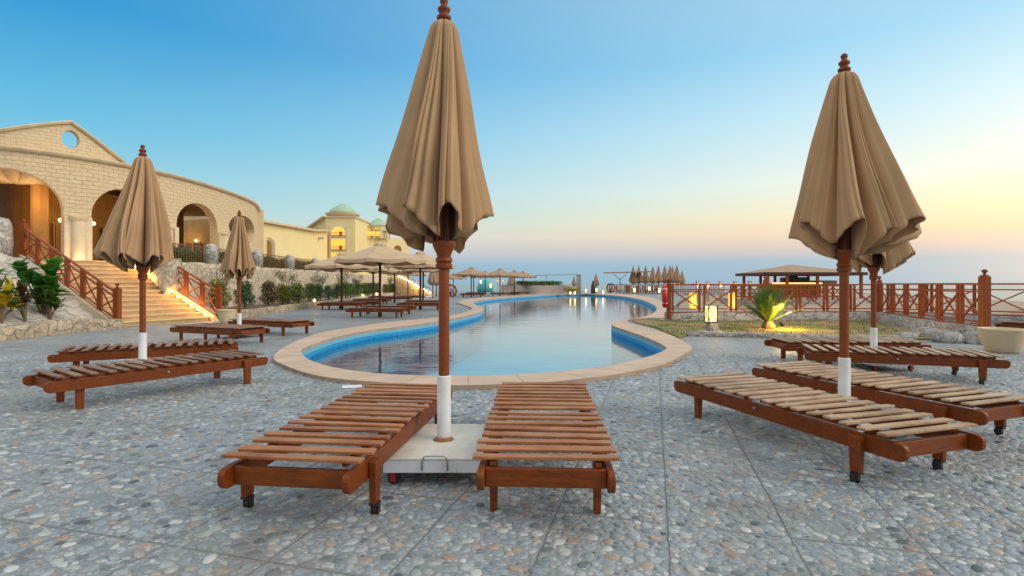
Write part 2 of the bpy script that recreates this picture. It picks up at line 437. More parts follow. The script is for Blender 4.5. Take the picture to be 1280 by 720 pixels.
def catmull(pts, n=8, closed=False):
    out = []; N = len(pts); pts = [Vector(p) for p in pts]
    rng = range(N) if closed else range(N-1)
    for i in rng:
        p0 = pts[(i-1)%N] if (closed or i > 0) else pts[0]*2-pts[1]
        p1, p2 = pts[i], pts[(i+1)%N]
        p3 = pts[(i+2)%N] if (closed or i+2 < N) else pts[-1]*2-pts[-2]
        for k in range(n):
            t = k/n
            out.append(.5*((2*p1)+(p2-p0)*t+(2*p0-5*p1+4*p2-p3)*t*t+(3*p1-p0-3*p2+p3)*t**3))
    if not closed: out.append(pts[-1].copy())
    return out
def rough_up(o, amt, freq, seed=0, axis=None):
    for v in o.data.vertices:
        n = noise.noise_vector(v.co*freq + Vector((seed, seed*2, 0))) + .5*noise.noise_vector(v.co*freq*2.7)
        v.co += n*amt
    return o

# ------------------------------------------------------------------ camera
cam = bpy.data.cameras.new('camera'); co = bpy.data.objects.new('camera', cam); COL.objects.link(co)
cam.sensor_width = 36; cam.lens = F*36/1280; cam.clip_end = 60000; cam.clip_start = .05
cam.shift_y = -(HY-360)/1280 * 0 + (HY-360)/1280
cam.shift_y = -(360-HY)/1280
co.location = (0, 0, H); co.rotation_euler = (R(90), 0, 0); scene.camera = co

# ------------------------------------------------------------------ world and sun
SUN_AZ, SUN_EL = R(58), R(9)
LAMP_AZ, LAMP_EL = R(105), R(33)
w = bpy.data.worlds.new('World'); scene.world = w; w.use_nodes = True
nt = w.node_tree; nt.nodes.clear()
class WN(NT):
    def __init__(s): s.t = nt; s.n = nt.nodes; s.l = nt.links
wn = WN()
tc = wn.add('ShaderNodeTexCoord').outputs['Generated']
sp = wn.add('ShaderNodeSeparateXYZ', Vector=tc)
zz = wn.math('MAXIMUM', sp.outputs[2], 0.)
rr = wn.math('SQRT', wn.math('SUBTRACT', 1.0001, wn.math('MULTIPLY', sp.outputs[2], sp.outputs[2])))
dt = wn.math('DIVIDE', wn.math('ADD', wn.math('MULTIPLY', sp.outputs[0], math.sin(SUN_AZ)), wn.math('MULTIPLY', sp.outputs[1], math.cos(SUN_AZ))), rr)
ang = wn.math('ARCCOSINE', wn.math('MINIMUM', wn.math('MAXIMUM', dt, -1.), 1.))
fac = wn.math('SUBTRACT', 1., wn.math('DIVIDE', ang, R(112)), True)
fac = wn.add('ShaderNodeMapRange', Value=fac, _interpolation_type='SMOOTHSTEP').outputs[0]
L_ = lambda *s: [(p, lin(c)) for p, c in s]
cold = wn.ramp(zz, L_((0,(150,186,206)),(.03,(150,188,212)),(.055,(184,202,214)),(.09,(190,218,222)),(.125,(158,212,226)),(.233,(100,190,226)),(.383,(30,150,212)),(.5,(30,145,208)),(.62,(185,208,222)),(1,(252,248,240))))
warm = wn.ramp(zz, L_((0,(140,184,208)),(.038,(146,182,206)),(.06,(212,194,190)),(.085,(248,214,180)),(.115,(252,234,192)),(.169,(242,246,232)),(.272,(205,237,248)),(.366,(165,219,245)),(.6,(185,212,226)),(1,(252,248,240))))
back = wn.ramp(zz, L_((0,(196,196,200)),(.06,(226,206,196)),(.16,(236,220,206)),(.3,(222,222,222)),(.5,(215,222,228)),(1,(252,248,240))))  # unseen upper and rear sky, brightened as added fill light
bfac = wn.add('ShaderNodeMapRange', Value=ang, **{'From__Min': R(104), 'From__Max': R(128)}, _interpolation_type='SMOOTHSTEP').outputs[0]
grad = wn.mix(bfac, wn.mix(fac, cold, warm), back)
sky = nt.nodes.new('ShaderNodeTexSky'); sky.sky_type = 'NISHITA'; sky.sun_disc = False
sky.sun_elevation = SUN_EL; sky.sun_rotation = SUN_AZ; sky.air_density = 1.2; sky.dust_density = 1.5
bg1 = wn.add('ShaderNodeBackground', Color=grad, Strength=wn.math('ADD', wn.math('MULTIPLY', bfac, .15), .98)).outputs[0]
bg2 = wn.add('ShaderNodeBackground', Color=wn.mix(1., sky.outputs[0], (.25,.25,.25), 'MULTIPLY'), Strength=.05)
bg2 = bg2.outputs[0]
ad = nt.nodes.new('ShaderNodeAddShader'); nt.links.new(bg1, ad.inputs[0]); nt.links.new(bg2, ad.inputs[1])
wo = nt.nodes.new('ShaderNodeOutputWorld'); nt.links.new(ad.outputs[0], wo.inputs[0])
sl = bpy.data.lights.new('sun', 'SUN'); sl.energy = 2.3; sl.angle = R(45); sl.color = (1, .83, .64)  # added warm fill lamp, aimed apart from the sky's low sun
so = bpy.data.objects.new('sun', sl); COL.objects.link(so)
sd = Vector((math.sin(LAMP_AZ)*math.cos(LAMP_EL), math.cos(LAMP_AZ)*math.cos(LAMP_EL), math.sin(LAMP_EL)))
so.rotation_euler = (-sd).to_track_quat('-Z', 'Y').to_euler()
def lamp(parent, loc, e, c=(1,.6,.22), r=.05, name='lamp_light'):
    l = bpy.data.lights.new(name, 'POINT'); l.energy = e; l.color = c; l.shadow_soft_size = r
    o = bpy.data.objects.new(name, l); COL.objects.link(o); o.parent = parent; o.location = loc; return o

# ------------------------------------------------------------------ pool and terrace floor
ZC = .05
inner_px = [(382,434),(424,420),(467,412),(497,408.5),(548,401.5),(582,395),(602,389.5),(603,385),(594,380.5),(594,376.5),
            (623,372.5),(674,369),(705,367.4),(736,367.2),(771,369.6),(797,373.5),(817,381),(820,388),(808,395),(785,399),(767,403),(766,407),
            (786,414),(806,421),(830,432),(830,438),(805,447),(762,457),(720,462),(677,466),(620,469),(563,469.5),(510,468.5),(467,466),(428,461),(403,455.5),(384,448),(377,441)]
outer_px = [(360,431),(400,416),(440,409),(490,402),(548,396.5),(580,390.5),(590,385.5),(580,381),(572,377.5),(588,373.2),
            (620,370.6),(674,367.6),(705,366.4),(738,366.2),(775,367.2),(810,371),(831,379),(840,388),(836,396),(805,397.5),(786,399.6),(787,404),
            (817,411),(846,422),(864,433),(858,441),(830,455),(775,467),(725,473.5),(680,478),(620,480.5),(563,481.5),(510,480),(467,477),(420,473),(385,466.5),(355,456),(342,446)]
def toxy(l): return [P(a, b, ZC).to_2d().to_3d() for a, b in l]
inner = catmull(toxy(inner_px), 5, True); outer = catmull(toxy(outer_px), 5, True)
def loop_verts(bm, pts, z): return [bm.verts.new((p.x, p.y, z)) for p in pts]
def loop_edges(bm, vs): return [bm.edges.new((vs[i], vs[(i+1)%len(vs)])) for i in range(len(vs))]
def ring_strip(b, A, C, za, zc):
    a = loop_verts(b.bm, A, za); c = loop_verts(b.bm, C, zc); n = len(a)
    for i in range(n): b.face([a[i], a[(i+1)%n], c[(i+1)%n], c[i]])
    return a, c
b = B(); n = len(inner)
ia = loop_verts(b.bm, inner, ZC); oa = loop_verts(b.bm, outer, ZC)
bmesh.ops.triangle_fill(b.bm, use_beauty=True, use_dissolve=False, edges=loop_edges(b.bm, ia)+loop_edges(b.bm, oa))
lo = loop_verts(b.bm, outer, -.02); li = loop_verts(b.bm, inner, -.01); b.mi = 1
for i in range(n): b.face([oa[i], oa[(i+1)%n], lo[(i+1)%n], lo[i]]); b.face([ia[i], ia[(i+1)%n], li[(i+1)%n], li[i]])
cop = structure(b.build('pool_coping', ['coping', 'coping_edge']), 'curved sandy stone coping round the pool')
for k_, i in enumerate(range(0, n, 3)):
    pass
acc_ = 0; b = B()
for i in range(n):
    p = inner[i]; q_ = inner[(i+1)%n]; L_s = (q_-p).length
    pos = (0.6-acc_) if acc_ < .6 else 0
    while pos < L_s:
        a_ = p.lerp(q_, pos/L_s); o_ = min(outer, key=lambda v: (v-a_).length); 
        tdir = (q_-p).normalized()*.006; dd = (o_-a_)
        if dd.length < 2.2:
            b.face([(a_.x-tdir.x,a_.y-tdir.y,ZC+.002),(a_.x+tdir.x,a_.y+tdir.y,ZC+.002),(o_.x+tdir.x,o_.y+tdir.y,ZC+.002),(o_.x-tdir.x,o_.y-tdir.y,ZC+.002)])
        pos += .6
    acc_ = L_s-(pos-.6)
b.build('joint', 'coping_edge', cop)
# basin
b = B(); WZ = -.19
us = [0]
for i in range(n): us.append(us[-1] + (inner[(i+1)%n]-inner[i]).length)
for i in range(n):
    p, q = inner[i], inner[(i+1)%n]
    b.face([(p.x,p.y,-.01),(q.x,q.y,-.01),(q.x,q.y,-1.5),(p.x,p.y,-1.5)], [(us[i],0),(us[i+1],0),(us[i+1],-1.5),(us[i],-1.5)])
structure(b.build('pool_wall', 'pool_tile'), 'blue tiled inner wall of the pool')
def fill(name, outline, holes, z, mat, skirt=None):
    bm = bmesh.new(); es = []
    for pts in [outline]+holes:
        vs = [bm.verts.new((p[0], p[1], z)) for p in pts]; es += loop_edges(bm, vs)
    bmesh.ops.triangle_fill(bm, use_beauty=True, use_dissolve=False, edges=es)
    for f in bm.faces:
        if f.normal.z < 0: f.normal_flip()
    bb = B(); bb.bm.free(); bb.bm = bm
    if skirt is not None:
        nn = len(outline)
        for i in range(nn):
            p, q = outline[i], outline[(i+1)%nn]
            bb.face([(p[0],p[1],z),(q[0],q[1],z),(q[0],q[1],skirt),(p[0],p[1],skirt)])
    return bb.build(name, mat, recalc=False)
structure(fill('pool_floor', inner, [], -1.5, 'pool_floor'), 'deep blue floor of the pool')
structure(fill('pool_water', inner, [], WZ, 'water'), 'still pool water mirroring the evening sky')
T_out = [(-45,-14),(45,-14),(45,9),(16.5,12.2),(14.6,15.2),(12.2,17.6),(9.2,17.45),(5.0,17.2),(5.4,18.6),(7.0,20.4),(8.2,23.5),(8.4,27),(10.5,34),(15.5,48),(17.5,60),(22,68),(34,72),(34,92),(-45,92)]
def lay_pebbles():
    q = random.Random(99); CS = .035; grid = {}; placed = []
    c15, s15 = math.cos(R(15)), math.sin(R(15))
    pool = [(p.x, p.y) for p in outer if p.y < 12]
    def inpool(x, y):
        if y < 5.9 or y > 99: return False
        ins = False; pts = outer; j = len(pts)-1
        for i in range(len(pts)):
            a, b_ = pts[i], pts[j]
            if (a.y > y) != (b_.y > y) and x < (b_.x-a.x)*(y-a.y)/(b_.y-a.y)+a.x: ins = not ins
            j = i
        return ins
    def free(x, y, r):
        gx, gy = int(x//CS), int(y//CS); k = int((r+.04)//CS)+1
        for i in range(gx-k, gx+k+1):
            for j in range(gy-k, gy+k+1):
                for (px, py, pr) in grid.get((i, j), ()):
                    if (px-x)**2+(py-y)**2 < (pr+r)**2*.94: return False
        return True
    for r0, r1, dens, ymax in ((.027,.034,260,9.2),(.020,.027,760,9.2),(.015,.020,1000,9.2),(.009,.013,1400,5.2)):
        y = 1.55
        while y < ymax:
            w_ = 1.0*y+.25; N = int(2*w_*.1*dens)
            for _ in range(N):
                x = q.uniform(-w_, w_); yy = y+q.uniform(0,.1); r = q.uniform(r0, r1)
                for o, pitch in ((x*c15-yy*s15+.22, .56), (x*s15+yy*c15+.1, .82)):
                    if abs((o+100*pitch) % pitch - pitch/2) < .004+r*.75: break
                else:
                    if yy > 8.3 and q.random() < (yy-8.3)/.9: continue
                    if not free(x, yy, r): continue
                    if inpool(x, yy) : continue
                    grid.setdefault((int(x//CS), int(yy//CS)), []).append((x, yy, r)); placed.append((x, yy, r))
            y += .1
    V_, F_ = [], []
    for x, y, r in placed:
        el = q.uniform(1.02, 1.28); a = q.gauss(0, .9); ca, sa = math.cos(a), math.sin(a); h_ = r*q.uniform(.16,.30); n = 10 if y < 4.5 else 7
        ph = q.uniform(0, 6.28); e2 = q.uniform(.02,.10); tx, ty = q.uniform(-.12,.12), q.uniform(-.12,.12); base = len(V_)
        rings = ((1.0, -.15), (.93, .38), (.68, .80), (.32, 1.0)) if y < 5 else ((1.0, -.1), (.75, .75))
        for fr, fz in rings:
            for k in range(n):
                t = 2*math.pi*k/n; w_ = 1+e2*math.sin(2*t+ph)+e2*.5*math.sin(3*t+ph*2)
                u, v = r*el*fr*w_*math.cos(t), r/el*fr*w_*math.sin(t)
                V_.append((x+u*ca-v*sa, y+u*sa+v*ca, h_*fz+(tx*u+ty*v)*(1 if fz > 0 else 0)))
        V_.append((x, y, h_*1.04)); L = len(rings)
        for i in range(L-1):
            for k in range(n):
                A, C = base+i*n+k, base+i*n+(k+1)%n; F_.append((A, C, C+n, A+n))
        top = base+L*n
        for k in range(n): F_.append((base+(L-1)*n+k, base+(L-1)*n+(k+1)%n, top))
    me = bpy.data.meshes.new('pebbles'); me.from_pydata(V_, [], F_); me.materials.append(M['stones'])
    me.polygons.foreach_set('use_smooth', [True]*len(me.polygons)); me.update()
    o = bpy.data.objects.new('pebbles', me); COL.objects.link(o)
    tag(o, 'smooth grey, white and tan pebbles set in the paving slabs', 'pebbles', kind='stuff'); print('PEBBLES', len(placed))
lay_pebbles()
structure(fill('terrace_floor', T_out, [outer], 0., 'pebbles', -7), 'pebble paving slabs of the terrace')
g = fill('sandy_ground', [(5.1,17.3),(12.1,17.85),(22,24),(40,40),(60,95),(34.2,95),(34.1,71.9),(22.1,67.9),(17.6,59.9),(15.6,47.9),(10.6,33.9),(8.5,26.9),(8.3,23.4),(7.1,20.3),(5.5,18.5)], [], -.2, 'sand', -7)
structure(g, 'dusty ground beyond the wooden fence')
b = B(); b.face([(10,-40,-5.5),(400,-40,-5.5),(400,105,-5.8),(10,105,-5.8)]); structure(b.build('beach', 'sand'), 'sand of the beach below the terrace')
b = B(); b.face([(-30000,60,-6),(30000,60,-6),(30000,40000,-6),(-30000,40000,-6)]); structure(b.build('sea', 'sea'), 'calm sea out to the horizon')

# ------------------------------------------------------------------ sun lounger prototypes
def rail_profile(b, x0, x1, yc, th, z0, z1, ear=.05):
    # board with rounded lower outer ends, along x
    pts = []
    for (cx, sgn) in ((x1-ear, 1), (x0+ear, -1)):
        seq = [(sgn*ear*math.sin(t), -ear*math.cos(t)) for t in [math.pi/2*k/4 for k in range(5)]]
        seq2 = [(sgn*ear*.8*math.cos(t)+sgn*ear*.2, ear*.6*math.sin(t)) for t in [math.pi/2*k/3 for k in range(4)]]
        s_ = [(cx+p, z0+ear+q) for p, q in seq] + [(cx+p, z1-ear*.6+q) for p, q in seq2]
        pts += s_ if sgn > 0 else s_[::-1]
    A = [b.bm.verts.new((p, yc-th/2, q)) for p, q in pts]; C = [b.bm.verts.new((p, yc+th/2, q)) for p, q in pts]
    k = len(pts)
    for i in range(k): b.face([A[i], A[(i+1)%k], C[(i+1)%k], C[i]])
    b.face(A[::-1]); b.face(C)
def caster(name, parent, x, y, z, sw=.3, red=False):
    b = B()
    b.box((x, y, z-.008), (.05,.05,.012)); 
    b.box((x+.008, y-.019, z-.04), (.034,.004,.06)); b.box((x+.008, y+.019, z-.04), (.034,.004,.06))
    o = b.build(name, 'red_plastic' if red else 'black', parent)
    rw = max(.024, (z-.018)/2+.004) if z < .1 else .032
    w1 = B(); ring = []
    for sgn in (-1, 1):
        ring.append([w1.bm.verts.new((x+.012+rw*math.cos(t), y+sgn*.012, rw+rw*math.sin(t))) for t in [2*math.pi*k/14 for k in range(14)]])
    for k in range(14): w1.face([ring[0][k], ring[0][(k+1)%14], ring[1][(k+1)%14], ring[1][k]])
    w1.face(ring[0][::-1]); w1.face(ring[1])
    w1.build('wheel', 'rubber', o, bevel=.003)
    return o
def make_lounger(slatmat, casters, seed, loose=1.0):
    q = random.Random(seed)
    t = thing('sun_lounger', (0,0,0), 0, 'wooden slatted sun lounger', 'sun lounger', 'wooden sun loungers on the terrace')
    for s in (-1, 1):
        b = B(); rail_profile(b, -1.08, 1.08, s*.315, .034, .195, .298); b.build('side_rail', 'frame_wood', t, bevel=.004)
    for x in (-.985, .985):
        b = B(); b.box((x, 0, .245), (.032, .594, .092)); b.build('end_rail', 'frame_wood', t, bevel=.004)
    b = B()
    for s in (-1, 1):
        b.box((-.45, s*.262, .311), (1.02, .03, .026)); b.box((.55, s*.262, .309), (.86, .03, .022))
    b.box((.03, 0, .24), (.05, .594, .05))
    b.build('support_batten', 'frame_wood', t)
    zl = .066 if casters else 0
    for s in (-1, 1):
        b = B(); zt = .285; b.box((-.80, s*.355, (zl+zt)/2), (.085, .043, zt-zl), taper=.78)
        b.build('leg', 'frame_wood', t, bevel=.004)
        if casters: caster('caster', t, -.80, s*.355, .066)
        b = B(); b.box((.80, s*.272, .145), (.075, .045, .29), taper=.78); b.build('leg', 'frame_wood', t, bevel=.004)
    N = 16
    for nm, k0, k1 in (('backrest_slats', 0, 8), ('seat_slats', 8, 16)):
        b = B()
        for k in range(k0, k1):
            x = -.975 + k*.128 + (.012 if k >= 8 else 0) + q.uniform(-.007, .007)*loose
            z = .3355 + (.004 if k < 8 else 0)
            m = Matrix.Translation((x, q.uniform(-.008,.008)*loose, z+.0005)) @ Matrix.Rotation(q.uniform(-.022,.022)*loose, 4, 'Z') @ Matrix.Rotation(q.uniform(-.07,.07)*loose, 4, 'Y') @ Matrix.Rotation(q.uniform(-.006,.006)*loose, 4, 'X')
            b.box((0,0,0), (.064, .725, .016), M_=m)
        b.build(nm, slatmat, t, bevel=.003)
    b = B()
    for s in (-1, 1):
        b.lathe([(.014,-.006),(.014,.006)], (0,0,0), 10)
        for v in b.bm.verts[-20:] if False else []: pass
    b.bm.free()
    for s in (-1,1):
        b = B(); b.tube([(.05, s*.331, .262), (.05, s*.342, .262)], .013, 10); b.build('hinge_bolt', 'steel', t)
    return t
protoA = make_lounger('slat_orange', True, 3, 1.3)
protoA2 = make_lounger('slat_orange', False, 5, 1.0)
protoB = make_lounger('slat_weathered_sheen', True, 8, 1.5)
protoC = make_lounger('slat_brown', False, 11, 1.2)
def lounger(proto, c, d, label, group=None, z=0, tilt=0):
    ang = math.atan2(d[1], d[0])
    o = place(proto, (c[0], c[1], z), ang, label, group)
    if tilt: o.rotation_euler[1] = tilt
    return o
def from_ends(n_, f_): # near (head) and far end slat centres
    c = ((n_[0]+f_[0])/2, (n_[1]+f_[1])/2); d = (f_[0]-n_[0], f_[1]-n_[1]); return c, d
G1 = 'wooden sun loungers around the near parasols'
c, d = from_ends((-1.09,2.62), (-.86,4.6)); lounger(protoA, c, d, 'orange-brown slatted wooden lounger left of the central parasol base, on black casters', G1)
c, d = from_ends((.165,2.62), (.272,4.6)); lounger(protoA2, c, (-d[0], -d[1]), 'orange-brown slatted wooden lounger right of the central parasol base, end-on to the viewer', G1)
c, d = from_ends((2.485,3.12), (1.86,5.05)); lounger(protoB, c, d, 'weathered, sheen-paled slatted lounger in front of the right parasol, nearest on the right', G1)
c, d = from_ends((3.62,3.9), (2.93,5.82)); lounger(protoB, c, d, 'weathered, sheen-paled slatted lounger just behind the pole of the tallest right parasol', G1)
lounger(protoB, (4.98,6.95), (-.945,.327), 'weathered, sheen-paled slatted lounger between the farther right parasol and the plant pot', G1)
lounger(protoB, (5.15,8.25), (-1,.04), 'weathered, sheen-paled slatted lounger at the lawn edge behind the farther right parasol', G1)
lounger(protoC, (-3.92,5.92), (-.567,-.823), 'dark brown slatted lounger in front of the large left parasol', G1)
lounger(protoC, (-5.1,7.55), (-.88,-.47), 'dark brown slatted lounger behind the large left parasol', G1)
lounger(protoC, (-6.05,11.0), (-.91,.41), 'brown lounger in front of the small parasol by the stairs', G1)
lounger(protoC, (-5.85,12.9), (-.91,.41), 'brown lounger behind the small parasol by the stairs', G1)
lounger(protoC, (12.2,12.0), (1,.1), 'lounger end poking in at the right edge beyond the pot', G1)

# ------------------------------------------------------------------ closed parasols
def folded_canopy(b, seed, Rr, lean=(0,0), lobes=8, ph0=0., zt=2.955, zi=1.41, zo=1.64, amps=None):
    q = random.Random(seed)
    A = amps or [q.uniform(.78, 1.12) for _ in range(lobes)]
    drift = [q.choice((-1,1))*q.uniform(.35, 1.0) for _ in range(lobes)]
    dz = [q.uniform(-.05, .07) for _ in range(lobes)]
    wob = [q.uniform(0, 6.28) for _ in range(lobes)]
    vd = [q.uniform(.0, .14) for _ in range(lobes)]; vz = [q.uniform(-.03, .12) for _ in range(lobes)]
    wid = [q.uniform(.7, 1.4) for _ in range(lobes)]; tot = sum(wid); acc = 0; edges = [0]
    for w_ in wid: acc += w_/tot*2*math.pi; edges.append(acc)
    edges = [e_+ph0 for e_ in edges]
    S = 22; rows = 46; grid = []
    cen = [(edges[k]+edges[k+1])/2 for k in range(lobes)]
    for i in range(rows+1):
        t = i/rows; row = []
        for k in range(lobes):
            for j in range(S):
                p = -1 + 2*j/S
                o = max(0, math.cos(p*math.pi/2))**.62
                th = edges[k] + (edges[k+1]-edges[k])*(j/S)
                cap = math.sqrt(max(0, 1-(1-min(1, t/.05))**2)) if t < .05 else 1
                ro = .082 + (Rr*A[k]-.082)*(t**.98)
                ri = .058 + (.055+vd[k]*(1-j/S)+vd[(k+1)%lobes]*(j/S))*t**1.4
                r = (ri + (ro-ri)*o)
                r += (.012*math.sin(7*p+wob[k]+3*t) + .006*math.sin(15*p+wob[k]*2))*t*(.3+o)
                r += .02*t*o*math.sin(9*t+wob[k])*(.5)
                sw = ((p*1.35+wob[k]) % 1.0); r += -.050*t**.7*(sw**2.5)*o*8/lobes - .020*t**.6*(((p*2.6+wob[k]*3) % 1.0)**3)*8/lobes - .016*t*abs(math.sin(9*p+2*wob[k]))**4
                r *= cap*(1) if t < .05 else 1
                th2 = th + drift[k]*o*(t**1.1)*.42*8/lobes + .05*math.sin(6*t+wob[k])*o*t
                zh = zi + (vz[k]*(1-j/S)+vz[(k+1)%lobes]*(j/S))*(1-o) + (zo-zi)*o**1.6 + dz[k]*o + .012*math.sin(5*p+wob[k])
                # hem curls a little
                z = zt - t*(zt-zh)
                if t < .035: z = zt + .02*(1-t/.035) - t*(zt-zh)
                x = r*math.cos(th2) + lean[0]*(t**1.6)*(.35+.65*o)
                y = r*math.sin(th2) + lean[1]*(t**1.6)*(.35+.65*o)
                row.append(b.bm.verts.new((x, y, z)))
        grid.append(row)
    N = lobes*S
    for i in range(rows):
        for j in range(N):
            b.face([grid[i][j], grid[i][(j+1)%N], grid[i+1][(j+1)%N], grid[i+1][j]])
    b.face(grid[0][::-1])
def make_closed(seed, Rr, lean, *a_, lobes=8, ph0=0., **k_):
    global LOB; LOB = (lobes, ph0); return make_closed_(seed, Rr, lean, *a_, **k_)
def make_closed_(seed, Rr, lean, label, loc, zs=1., trolley=True, group='folded parasols', rz=0, polemat='pole_wood', amps=None, ztop=1.):
    t = thing('parasol', loc, rz, label, 'parasol', group)
    b = B(); b.lathe([(.036,.17),(.036,3.0)], n=16); b.build('pole', polemat, t, smooth=True, auto=True)
    b = B(); b.lathe([(.046,.168),(.046,.584),(.038,.59)], n=18); b.build('sleeve', 'white_paint', t, smooth=True, auto=True)
    b = B(); b.lathe([(.040,1.30),(.054,1.305),(.057,1.32),(.054,1.335),(.047,1.34),(.058,1.355),(.056,1.37),(.046,1.38),(.05,1.40),(.072,1.445),(.078,1.47),(.074,1.485),(.04,1.49)], n=18)
    b.build('collar', polemat, t, smooth=True, auto=True)
    b = B(); folded_canopy(b, seed, Rr, lean, amps=amps, lobes=LOB[0], ph0=LOB[1]); b.build('canopy', 'canvas', t, smooth=True, solid=.005)
    for k in range(8):
        a = 2*math.pi*k/8+.3; ca, sa = math.cos(a), math.sin(a)
        b = B(); b.beam((.062*ca,.062*sa,1.47), (.1*ca,.1*sa,2.1), .018, .022); b.beam((.10*ca,.10*sa,1.52), (.05*ca,.05*sa,2.9), .014, .02)
        b.build('rib', 'pole_dark', t)
    b = B(); b.lathe([(.012,2.955),(.045,2.965),(.05,2.985),(.034,3.0),(.028,3.012),(.042,3.025),(.044,3.04),(.03,3.055),(.017,3.065),(.026,3.08),(.028,3.095),(.018,3.11),(.004,3.115)], n=14)
    b.build('finial', polemat, t, smooth=True)
    t.scale = (1,1,zs)
    return t
def make_trolley(loc, rz, label, w=.61, dpt=.78):
    t = thing('umbrella_trolley', loc, rz, label, 'parasol base', 'white wheeled parasol bases')
    b = B(); b.box((0,0,.1625), (w, dpt, .012)); b.build('top_plate', 'base_paint', t, bevel=.002)
    b = B()
    for s in (-1, 1):
        b.box((0, s*(dpt/2-.006), .121), (w, .012, .07)); b.box((s*(w/2-.006), 0, .121), (.012, dpt-.025, .07))
    b.box((0,0,.10),(w-.03,dpt-.03,.02))
    b.build('side_panel', 'white_paint', t)
    b = B(); b.lathe([(.07,.169),(.062,.176),(.048,.18)], n=20); b.build('rust_ring', 'rust', t)
    for s in (-1, 1):
        b = B(); y = s*(dpt/2+.004)
        b.tube([(-.075,y,.10),(-.075,y+s*.006,.15),(-.065,y+s*.01,.18),(-.055,y+s*.01,.187),(.055,y+s*.01,.187),(.065,y+s*.01,.18),(.075,y+s*.006,.15),(.075,y,.10)], .0045, 6)
        b.build('handle', 'steel', t, smooth=True)
        for sx in (-1, 1): caster('caster', t, sx*(w/2-.04), s*(dpt/2-.06), .088, red=True)
    return t
UC = (-.455, 3.56)
make_trolley((UC[0], 3.53, 0), 0, 'white wheeled steel parasol base between the two orange loungers')
make_closed(21, .375, (-.03,0), 'tall folded beige parasol in the centre with a white-sleeved wooden pole', (*UC,0), ph0=.35, amps=[.80,.95,.85,1.0,1.08,.95,.85,.9])
make_closed(5, .48, (.12,-.04), 'folded beige parasol blown to the right, large, above the right loungers', (2.76,4.42,0), zs=1.0, lobes=9, ph0=.2)
make_trolley((2.76,4.45,0), R(18), 'white wheeled parasol base under the large right parasol')
make_closed(9, .43, (.10,.0), 'folded beige parasol half hidden behind the large right one', (5.2,7.65,0), zs=.97, lobes=10)
make_trolley((5.2,7.65,0), R(5), 'white wheeled parasol base by the lawn behind the right loungers')
make_closed(14, .45, (-.07,-.05), 'folded beige parasol on the left in front of the stone stairs', (-4.79,6.9,0), zs=.965, lobes=12)
make_trolley((-4.79,6.9,0), R(55), 'white wheeled parasol base between the dark left loungers')
make_closed(31, .38, (0,0), 'smaller folded beige parasol beside the stair foot and shrub bed', (-6.15,12.0,0), zs=.92, lobes=13)
make_trolley((-6.15,12.0,0), R(-20), 'white wheeled parasol base near the stair foot')

# ------------------------------------------------------------------ open parasols and their loungers
def make_open(mat='canvas_pale'):
    t = thing('open_parasol', (0,0,0), 0, 'open parasol', 'parasol', 'open parasols by the pool')
    b = B(); b.lathe([(.07,0),(.07,.25),(.05,.27),(.05,2.5)], n=10); b.build('pole', 'pole_dark', t, smooth=True, auto=True)
    b = B(); n = 8; seg = 6; rows = 7; RR = 1.68; grid = []
    for i in range(rows+1):
        f = i/rows; row = []
        for k in range(n*seg):
            a = 2*math.pi*k/(n*seg); p = (k % seg)/seg
            cornerr = math.cos(math.pi/n)/math.cos(((a) % (2*math.pi/n)) - math.pi/n)
            sag = .05*math.sin(math.pi*p)*f
            row.append(b.bm.verts.new((RR*f*cornerr*math.cos(a)+1e-4*math.cos(a), RR*f*cornerr*math.sin(a)+1e-4*math.sin(a), 2.68 - .60*f**.93 - sag)))
        grid.append(row)
    row = [b.bm.verts.new((v.co.x*1.003, v.co.y*1.003, v.co.z-.12-.02*math.sin(i_*1.3))) for i_, v in enumerate(grid[-1])]; grid.append(row)
    N = n*seg
    for A, Bq in zip(grid, grid[1:]):
        for k in range(N): b.face([A[k], A[(k+1)%N], Bq[(k+1)%N], Bq[k]])
    b.build('canopy', mat, t, solid=.01)
    b = B(); b.lathe([(.24,2.60),(.2,2.68),(.05,2.745),(.02,2.76)], n=8); b.build('vent_cap', mat, t)
    for k in range(8):
        a = 2*math.pi*k/8; b = B()
        b.beam((.05*math.cos(a), .05*math.sin(a), 2.60), (1.6*math.cos(a), 1.6*math.sin(a), 2.03), .03, .04)
        b.beam((.05*math.cos(a), .05*math.sin(a), 1.95), (.8*math.cos(a), .8*math.sin(a), 2.31), .025, .03)
        b.build('rib', 'pole_dark', t)
    return t
openP = make_open(); openS = make_open('canvas_straw')
GO = 'open parasols on the left bank'
for i, (px, py, s, lab) in enumerate([
    (475,396,1.0,'open beige parasol nearest the pool on the left bank'),
    (427,387,.98,'open beige parasol farthest left, by the shrub bed'),
    (525.5,387,1.0,'open beige parasol partly behind the central pole, with a thick dark post'),
    (466.5,382,.97,'open beige parasol in the second row behind the nearest pair'),
    (529,380,1.0,'open beige parasol just behind the post next to the central pole'),
    (493,378.3,.97,'open beige parasol in the middle of the left bank, before the lit stairs'),
    (510,374,.97,'open beige parasol at the foot of the lit stairs')]):
    place(openP, P(px, py), R(10*i), lab, GO, sc=s)
for i, (px, py, s, lab) in enumerate([
    (589,371.6,1.0,'straw-coloured open parasol first right of the central pole'),
    (592,369.8,1.0,'straw-coloured open parasol directly behind the first one right of the pole'),
    (606.5,368.2,.98,'straw-coloured open parasol in front of the teal kiosk'),
    (625,370.4,1.0,'straw-coloured open parasol in the middle of the far bank'),
    (643,368.6,1.0,'straw-coloured open parasol second from the right end of the far bank'),
    (654,367.6,1.0,'straw-coloured open parasol at the right end of the far bank'),
    (567,368.4,.9,'small straw-coloured open parasol peeping left of the far group')]):
    place(openS, P(px, py), R(14*i+5), lab, 'straw-coloured parasols on the far bank', sc=s)
